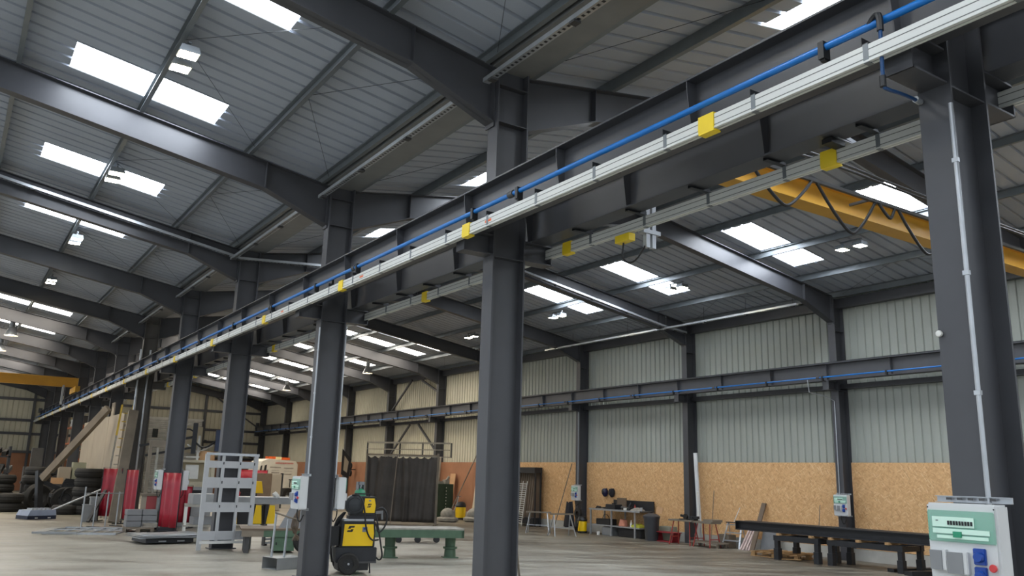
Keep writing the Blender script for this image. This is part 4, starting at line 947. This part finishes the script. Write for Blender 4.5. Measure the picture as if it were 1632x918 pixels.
tag(MB().box(5.05, 5.55, 26.68, 26.86, .302, .34).box(5.1, 5.6, 26.7, 26.85, .34, .38).box(5.08, 5.5, 26.69, 26.86, .38, .42).build('slab_stack', DUST), 'small stack of pale slabs at the front of the dark pallet', 'slabs')
# white tables and machines behind the grey rack
t = thing('workshop_table', 'white legged steel table crowded with machine parts left of the grey rack', 'table', (6.0, 24.6, .17), -.2)
MB().box(-.3, .8, -.5, .6, .82, .87).build('top', DUST, t); MB().box(-.3, .8, -.5, .6, .3, .34).build('shelf', DUST, t)
for x in (-.26, .76):
    for y in (-.46, .56): MB().box(x - .03, x + .03, y - .03, y + .03, 0, .82).build('leg', WHITE, t)
tag(MB().box(5.85, 6.6, 24.4, 25.0, 1.045, 1.32).build('steel_case', GRAYS, None, bevel=.01), 'grey steel case on the crowded table left of the grey rack', 'case')
tag(MB().box(5.9, 6.5, 24.3, 24.8, .512, .72).build('parts_box', MIDG, None, bevel=.01), 'grey parts box on the shelf below the steel case', 'box')
t = thing('machine_tool', 'beige machine with a cab like hood and long black swing arms', 'machine', (6.55, 29.3, .17), -.15)
CB = mat('machine_beige', (188, 180, 156), .5)
MB().box(-.25, 1.0, -.4, .5, .0, 1.25).build('base', GRAYS, t, bevel=.01)
q = MB().box(-.25, -.12, -.4, -.3, 1.25, 2.05).box(.88, 1.0, -.4, -.3, 1.25, 2.05).box(-.25, 1.0, .4, .5, 1.25, 2.05).box(-.28, 1.03, -.45, .55, 2.02, 2.1).box(-.25, 1.0, -.4, .5, 1.25, 1.4); q.build('hood', CB, t)
MB().box(.1, .5, -.36, -.3, 1.5, 1.95).build('screen_panel', WHITE, t); MB().box(-.1, .7, -.405, -.4, .85, 1.15).build('front_opening', BLK, t)
q = MB().bar((.45, 0, 2.1), (.45, 0, 2.9), .07).bar((.45, 0, 2.35), (.1, 0, 2.6), .05).bar((.45, 0, 2.35), (.9, 0, 2.6), .05).bar((.1, 0, 2.2), (.9, 0, 2.2), .05); q.build('white_mast', WHITE, t)
MB().bar((-1.35, -.1, 2.5), (.3, -.1, 2.85), .08).bar((-1.15, -.1, 2.2), (.25, -.1, 2.5), .07).build('swing_arm', BLK, t)
MB().box(.22, .36, -.16, .0, 2.3, 3.3).build('arm_post', BLKM, t); MB().box(.95, 1.1, -.2, 0, 2.4, 3.1).build('feeder_head', mat('dark_blue_grey', (40, 52, 78), .4), t)
MB().tube([(.3, -.1, 2.7), (.6, -.15, 2.45), (1.0, -.1, 2.75), (1.05, -.1, 2.9)], .03, 8, 2).tube([(-.2, -.1, 2.75), (.0, -.15, 3.15), (.3, -.1, 3.0)], .025, 8, 2).build('hose', BLK, t)
tag(MB().lathe([(0, 0), (.25, 0), (.25, .3), (0, .3)], (7.3, 29.25, 2.27)).build('cardboard_drum', CARD), 'brown drum standing on top of the beige machine hood', 'drum')
# long grey bench with yellow machinery further back
t = thing('roller_bench', 'long grey bench with dark underframe and yellow panels behind the grey rack', 'bench', (8.1, 29.3, .17), -.1)
MB().box(0, 2.7, -.35, .35, .72, .92).build('beam', GRAYS, t); MB().box(0, 2.7, -.38, .38, .92, .95).build('top', GALV, t)
for x in (.25, 1.3, 2.4): MB().box(x - .05, x + .05, -.3, .3, 0, .72).build('leg', BLKM, t)
MB().box(.4, 1.2, -.2, .25, .05, .66).build('motor_box', BLK, t)
for i, x in enumerate((.05, .85, 1.3)):
    MB().prism([(0, 0), (.3, 0), (.25, .6), (.08, .6)], (x, -.33, .08), (1, 0, 0), (0, 0, 1), (0, .05, 0)).build('guard_panel', WYEL, t)
tag(MB().cyl((9.6, 28.9, 1.125), (9.7, 28.9, 1.2), .14).build('clamp', WHITE), 'small white clamp on the long grey bench', 'clamp')
t = thing('cabinet_box', 'tall brown panel cabinet standing in front of the white lorry', 'cabinet', (13.4, 42.0, .11), -.25)
MB().box(-.55, .3, -.4, .4, .0, 1.75).build('body', BROWN, t, bevel=.01); MB().box(.3, .75, -.4, .4, 0, 1.72).build('side_panel', BEIGE, t); MB().box(.75, .83, -.4, .4, .1, 1.78).build('edge', BLK, t)
t = thing('welding_machine', 'black and yellow wire feed welder in front of the brown cabinet', 'welder', (11.35, 37.5, .13), -.3)
MB().box(-.4, .3, -.3, .3, .1, .9).build('body', BLK, t, bevel=.02); MB().lathe([(0, -.12), (.36, -.12), (.38, 0), (.36, .12), (0, .12)], (-.12, 0, 1.16), (0, 1, 0), 24).build('spool_cover', BLK, t)
MB().prism([(.1, .9), (.55, .9), (.45, 1.4), (.2, 1.4)], (0, -.31, 0), (1, 0, 0), (0, 0, 1), (0, .5, 0)).build('panel', WYEL, t)
for x in (-.3, .2): MB().cyl((x, -.32, .1), (x, .32, .1), .1).build('wheel', RUBBER, t)
red_screen((14.2, 46.5, .08), -.3, 1.4, 1.95, 'translucent red screen standing in front of the white lorry')
# white recovery lorry
LX, LY = 17.0, 54.6
t = thing('lorry', 'white lorry body with orange beacon bar and faded lettering at the far end', 'lorry', (LX, LY, .02), .1); t.scale = (.76, .8, 1)
WV = mat('lorry_white', (226, 222, 208), .4, 0, .04)
MB().prism([(-.55, .9), (3.0, .9), (3.0, 2.42), (2.8, 2.62), (.35, 2.72), (-.25, 2.55), (-.6, 1.75)], (0, -.9, 0), (1, 0, 0), (0, 0, 1), (0, 2.1, 0)).build('body', WV, t, bevel=.03)
MB().box(-.6, 3.0, -.85, 1.15, .45, .9).build('chassis', DGREY, t)
for x in (.2, 2.3):
    for y in (-.9, .95): MB().lathe([(.2, 0), (.42, .0), (.46, .04), (.46, .22), (.42, .26), (.2, .26)], (x, y, .46), (0, 1, 0), 22, True).build('wheel', RUBBER, t)
MB().prism([(-.12, 1.5), (.12, 1.5), (.2, 2.35), (.02, 2.3)], (0, -.925, 0), (1, 0, 0), (0, 0, 1), (0, .02, 0)).build('side_window', GLASS, t)
MB().prism([(-.5, 1.45), (-.28, 1.45), (-.2, 2.3), (-.32, 2.25)], (0, -.925, 0), (1, 0, 0), (0, 0, 1), (0, .02, 0)).build('side_window', GLASS, t)
bb = MB().box(.55, 1.2, -.3, .3, 2.72, 2.88).box(1.75, 2.5, -.3, .3, 2.68, 2.84).build('beacon_bar', ORANGE, t); MB().box(1.2, 1.75, -.28, .28, 2.7, 2.86).build('beacon_centre', mat('beacon_white', (236, 226, 176)), bb)
def stripe(m, rows, name='lettering'):
    q = MB()
    for x0, x1, z, h in rows:
        x = x0
        while x < x1:
            wl = random.choice((.045, .06, .075)); q.box(x, min(x1, x + wl), -.925, -.915, z, z + h); x += wl + .022
    q.build(name, m, t)
stripe(TXTR, [(.95, 2.55, 2.42, .09)]); stripe(TXTG, [(.5, 1.45, 2.15, .08), (1.75, 2.6, 2.12, .08), (.65, 1.35, 1.82, .08), (1.75, 2.45, 1.75, .05), (.65, 1.3, 2.0, .025), (1.75, 2.5, 1.96, .025)])
q = MB().box(.45, .55, -.96, -.9, 1.65, 1.78).box(.95, 1.05, -.96, -.9, 1.42, 1.55).box(2.35, 2.4, -.96, -.9, .95, 1.45).box(2.25, 2.52, -.96, -.9, 1.42, 1.46); q.build('fitting', BLK, t)
t = thing('vehicle_cab', 'orange machine part visible behind the right end of the lorry', 'machine', (20.8, 54.5, 0))
MB().box(-.35, .55, -.4, .4, 1.2, 2.1).build('orange_body', mat('dull_orange', (176, 110, 70)), t); MB().box(-.45, .6, -.45, .45, 0, 1.2).build('base', DGREY, t)
t = thing('wall_sign_panel', 'dark slanted panel with pale stripe standing on a post near the lorry', 'panel', (20.05, 48.5, 0)); MB().box(.25, .33, .06, .14, 0, 2.6).build('post', BLKM, t)
MB().prism([(0, 0), (.5, -.25), (.6, .9), (.0, 1.5)], (0, 0, 1.9), (1, 0, 0), (0, 0, 1), (0, .06, 0)).build('panel', BLKM, t); MB().prism([(.12, .25), (.36, .1), (.44, .75), (.15, 1.1)], (0, -.004, 1.9), (1, 0, 0), (0, 0, 1), (0, .004, 0)).build('stripe', BEIGE, t)
t = thing('wall_fan', 'small black wall fan on the far right wall between column and curtain', 'fan', (21.55, 49.9, 2.2))
MB().box(-.35, .0, -.04, .04, -.03, .03).build('arm', BLKM, t)
for z in (.22, -.22): MB().lathe([(0, -.08), (.2, -.06), (.2, .06), (0, .08)], (-.35, 0, z), (1, 0, 0), 16).build('head', BLKM, t)

# pale panels leaning against the middle columns, ladder, jib
for i, (y0, y1) in enumerate(((34.2, 37.7), (37.75, 41.3), (41.35, 45.0))):
    tag(MB().prism([(0, 0), (y1 - y0, 0), (y1 - y0, 3.8), (0, 3.8)], (5.36, y0, .17), (0, 1, 0), (.01, 0, 1), (.06, 0, 0)).build('pale_panel', BEIGE), 'large pale panel standing along the middle row, %s' % ('the one behind the yellow ladder', 'in the middle of three', 'the farthest of three')[i], 'panel', 'large pale panels')
tag(MB().prism([(0, 0), (.9, 0), (.9, .62), (0, .62)], (5.6, 38.2, 3.97), (0, 1, 0), (0, 0, 1), (.05, 0, 0)).build('pale_panel', BEIGE), 'small pale panel showing above the big panels', 'panel')
t = thing('ladder', 'yellow and grey ladder leaning on the old column in front of the pale panels', 'ladder', (5.0, 33.3, .17), -.15)
LY_ = mat('ladder_yellow', (196, 164, 50), .5)
for x in (0, .38):
    a, b = V((x, 0, 1.55)), V((x + .14, .5, 4.05)); c = a + (b - a) * .55
    MB().bar(a - (b - a) * .6, c, .06, .025).build('stile', DUST, t); MB().bar(c, b, .065, .03).build('yellow_stile', LY_, t)
for i in range(13):
    p = V((0, -.3, .05)) + V((.224, .8, 4.0)) * (i / 13.); MB().bar((p.x, p.y, p.z), (p.x + .38, p.y, p.z), .03).build('rung', LY_ if i > 7 else DUST, t)
t = thing('timber_jib', 'long old timber boom slanting up from the trailer in front of the pale panels', 'timber', (3.35, 38.0, 0))
MB().bar((0, 0, 1.45), (1.72, -2.0, 4.2), .2, .26).build('boom', OLDW, t); MB().bar((.02, 0, .2), (-.12, .3, 1.75), .22, .2).build('foot_post', BLKM, t)
MB().bar((-.05, .25, 1.5), (.35, -.2, 1.75), .24, .24).build('bracket', BLKM, t)
t = thing('trailer', 'dark two wheeled trailer with a tow frame between the tyre stacks', 'trailer', (4.2, 38.7, .17))
MB().bar((-.75, 0, 1.15), (.15, 0, .75), .1, .16).bar((.15, 0, .75), (1.1, 0, .72), .1, .2).build('frame', BLKM, t); MB().box(-.4, 1.0, -.3, .9, .55, .7).build('bed', BLKM, t)
for y in (-.42, .75):
    wh = MB().lathe([(.24, 0), (.44, 0), (.48, .05), (.48, .19), (.44, .24), (.24, .24)], (.05, y, .48), (0, 1, 0), 26, True).build('wheel', RUBBER, t)
    MB().lathe([(0, .1), (.07, .06), (.1, .1), (.25, .12), (.25, .2), (0, .2)], (.05, y, .48), (0, 1, 0), 20).build('rim', DGREY, wh)
q = MB()
for i in range(5): q.bar((-.1 + .05 * i, -.1 + .2 * i, 1.0 + .06 * i), (1.2, -.1 + .2 * i, .96 + .05 * i), .09, .1)
q.build('stacked_profiles', BLKM, t); MB().box(.0, 1.1, -.2, .8, .7, .98).build('load_box', DGREY, t)
MB().tube([(-.1, -.45, .5), (0, -.45, .92), (.4, -.45, .96), (.7, -.45, .7)], .03, 6, 2).build('mudguard', BLKM, t)
for i, (x, y, w_, h, z) in enumerate(((4.35, 39.6, .5, .75, 1.22), (4.95, 39.9, .5, .85, 1.22))): pass
t = thing('shelf_cabinet', 'pair of pale boxes stacked behind the trailer load', 'boxes', (4.1, 40.4, .17))
MB().box(-.35, 1.0, -.3, .3, 0, 1.05).build('lower_crate', DGREY, t); MB().box(.0, .45, -.25, .25, 1.05, 1.75).build('pale_box', BEIGE, t); MB().box(.5, 1.0, -.25, .25, 1.05, 1.95).build('green_box', mat('sage', (150, 152, 130)), t); MB().box(-.25, .2, -.3, -.2, 1.05, 1.3).build('small_box', CARD, t)
# tyres
prof = [(.28, .04), (.34, 0), (.46, .0), (.51, .05), (.525, .1), (.525, .24), (.51, .29), (.46, .34), (.34, .34), (.28, .3)]
tyme = MB().lathe(prof, seg=30, closed=True)
groove = tyme.lathe([(.526, .1), (.535, .11), (.535, .15), (.526, .16)], seg=30, closed=True).lathe([(.526, .18), (.535, .19), (.535, .23), (.526, .24)], seg=30, closed=True)
TY = tyme.mesh('tyre', RUBBER)
def tyre(x, y, z, s, label, rot=None):
    o = bpy.data.objects.new('tyre', TY); COL.objects.link(o); o.location = (x, y, z); o.scale = (s, s, 1)
    if rot: o.rotation_euler = rot
    return tag(o, label, 'tyre', 'stacked truck tyres')
pos = ('bottom', 'second from the floor', 'third from the floor', 'fourth from the floor', 'topmost')
for i in range(2): tyre(2.25, 38.9, .17 + .345 * i, 1.22, 'wide tyre in the low front stack at the left edge, %s one' % ('bottom', 'top')[i])
for i in range(4): tyre(2.05 + .04 * (i % 2), 40.6, .17 + .345 * i, 1.05, 'tyre in the stack behind the low front stack, %s' % pos[i])
for i in range(5): tyre(3.45 + .06 * ((i * 7) % 3 - 1), 41.2, .17 + .345 * i, .98, 'tyre in the stack left of the timber boom, %s' % pos[i])
for i in range(5): tyre(4.8 + .03 * (i % 2), 36.6, .17 + .345 * i, .98, 'tyre in the stack behind the leftmost red screen, %s' % pos[i])
tyre(3.35, 39.9, .70, 1.0, 'tyre standing upright between the stack and the trailer', (PI / 2, 0, .4))
tyre(4.15, 36.6, .17, .95, 'single tyre lying flat in front of the trailer')
# blue grey box with lever, bins
t = thing('floor_platform', 'low blue grey platform unit on the floor with a long lever bar', 'platform', (2.95, 33.75, .17), .45)
MB().box(-.5, .5, -.35, .35, .0, .12).build('skid', mat('dark_navy', (24, 32, 54)), t); MB().prism([(-.5, .12), (.5, .12), (.46, .3), (-.42, .3)], (0, -.35, 0), (1, 0, 0), (0, 0, 1), (0, .7, 0)).build('body', mat('blue_grey', (146, 156, 176), .45), t)
q = MB()
for i in range(5): q.box(-.3 + i * .15, -.24 + i * .15, -.2, .1, .3, .36)
q.build('lug', GALV, t); MB().tube([(.4, -.1, .25), (1.2, -.7, .75), (1.75, -1.3, 1.15)], .03, 8).build('lever_bar', GALV, t)
MB().box(-.25, -.15, -.36, -.35, .03, .06).box(.2, .3, -.36, -.35, .03, .06).build('reflector', WHITE, t)
for i, (x, y, h) in enumerate(((4.25, 31.9, .7), (4.5, 32.3, 1.0))): tag(MB().box(x - .13, x + .13, y - .15, y + .15, .17, .17 + h * .75).box(x - .15, x + .15, y - .17, y + .17, .17 + h * .75, .17 + h * .8).build('metal_bin', GRAYS, None, bevel=.01), 'grey metal bin left of the red screen, the %s one' % ('lower', 'taller')[i], 'bin', 'grey metal bins')
tag(MB().bar((4.25, 31.35, .2), (4.75, 31.9, 1.2), .1, .06).build('dark_bar', DGREY), 'dark bar leaning over the grey metal bins', 'bar')
# scrap shelf far left and parts rack between the columns
t = thing('storage_rack', 'dark storage rack of jumbled parts at the far left edge', 'rack', (2.0, 46.0, .17))
for x in (-.9, .55): MB().box(x - .05, x + .05, -.4, .4, 0, 2.6).build('upright', BLKM, t)
for z in (.5, 1.3, 2.1): MB().box(-.95, .6, -.4, .4, z, z + .06).build('shelf', BLKM, t)
for i in range(14):
    z = (.56, 1.36, 2.16)[i % 3]; x = -.8 + .1 * i; MB().bar((x, -.35, z + .1), (x + .15, .2, z + .1 + .3 * random.random()), .12 + .1 * random.random(), .2).build('part', (BLKM, DGREY, RUBBER)[i % 3], t)
t = thing('parts_shelf', 'dark shelf with small machine parts in front of the rust back wall', 'shelf', (3.75, 47.5, .17))
MB().box(-.45, .45, -.3, .3, 1.0, 1.7).build('body', DGREY, t); MB().box(-.5, .5, -.35, .35, .9, 1.0).build('shelf', BLKM, t); MB().box(-.45, .45, -.3, .3, 0, .9).build('base', BLKM, t); MB().box(-.2, .3, -.2, .2, 1.7, 2.6).build('upper_part', DGREY, t)
t = thing('pallet_rack', 'tall rack with pale and red goods between the far middle columns', 'rack', (6.4, 54.0, .17))
for y in (-2.6, 0, 2.6): MB().box(-.5, -.42, y - .05, y + .05, 0, 4.6).build('upright', OLDW, t)
for z in (1.2, 2.1, 3.0, 3.9): MB().box(-.5, .5, -2.6, 2.6, z, z + .1).build('beam', mat('rack_orange', (170, 96, 60)), t)
for i in range(16):
    z = (1.3, 2.2, 3.1, 4.0)[i % 4]; y = -2.4 + 1.25 * (i // 4); h = .3 + .3 * random.random(); MB().box(-.4, .4, y, y + .8, z, z + h).build('goods', (WHITE, BROWN, BEIGE, DGREY, RUST)[i % 5], t)
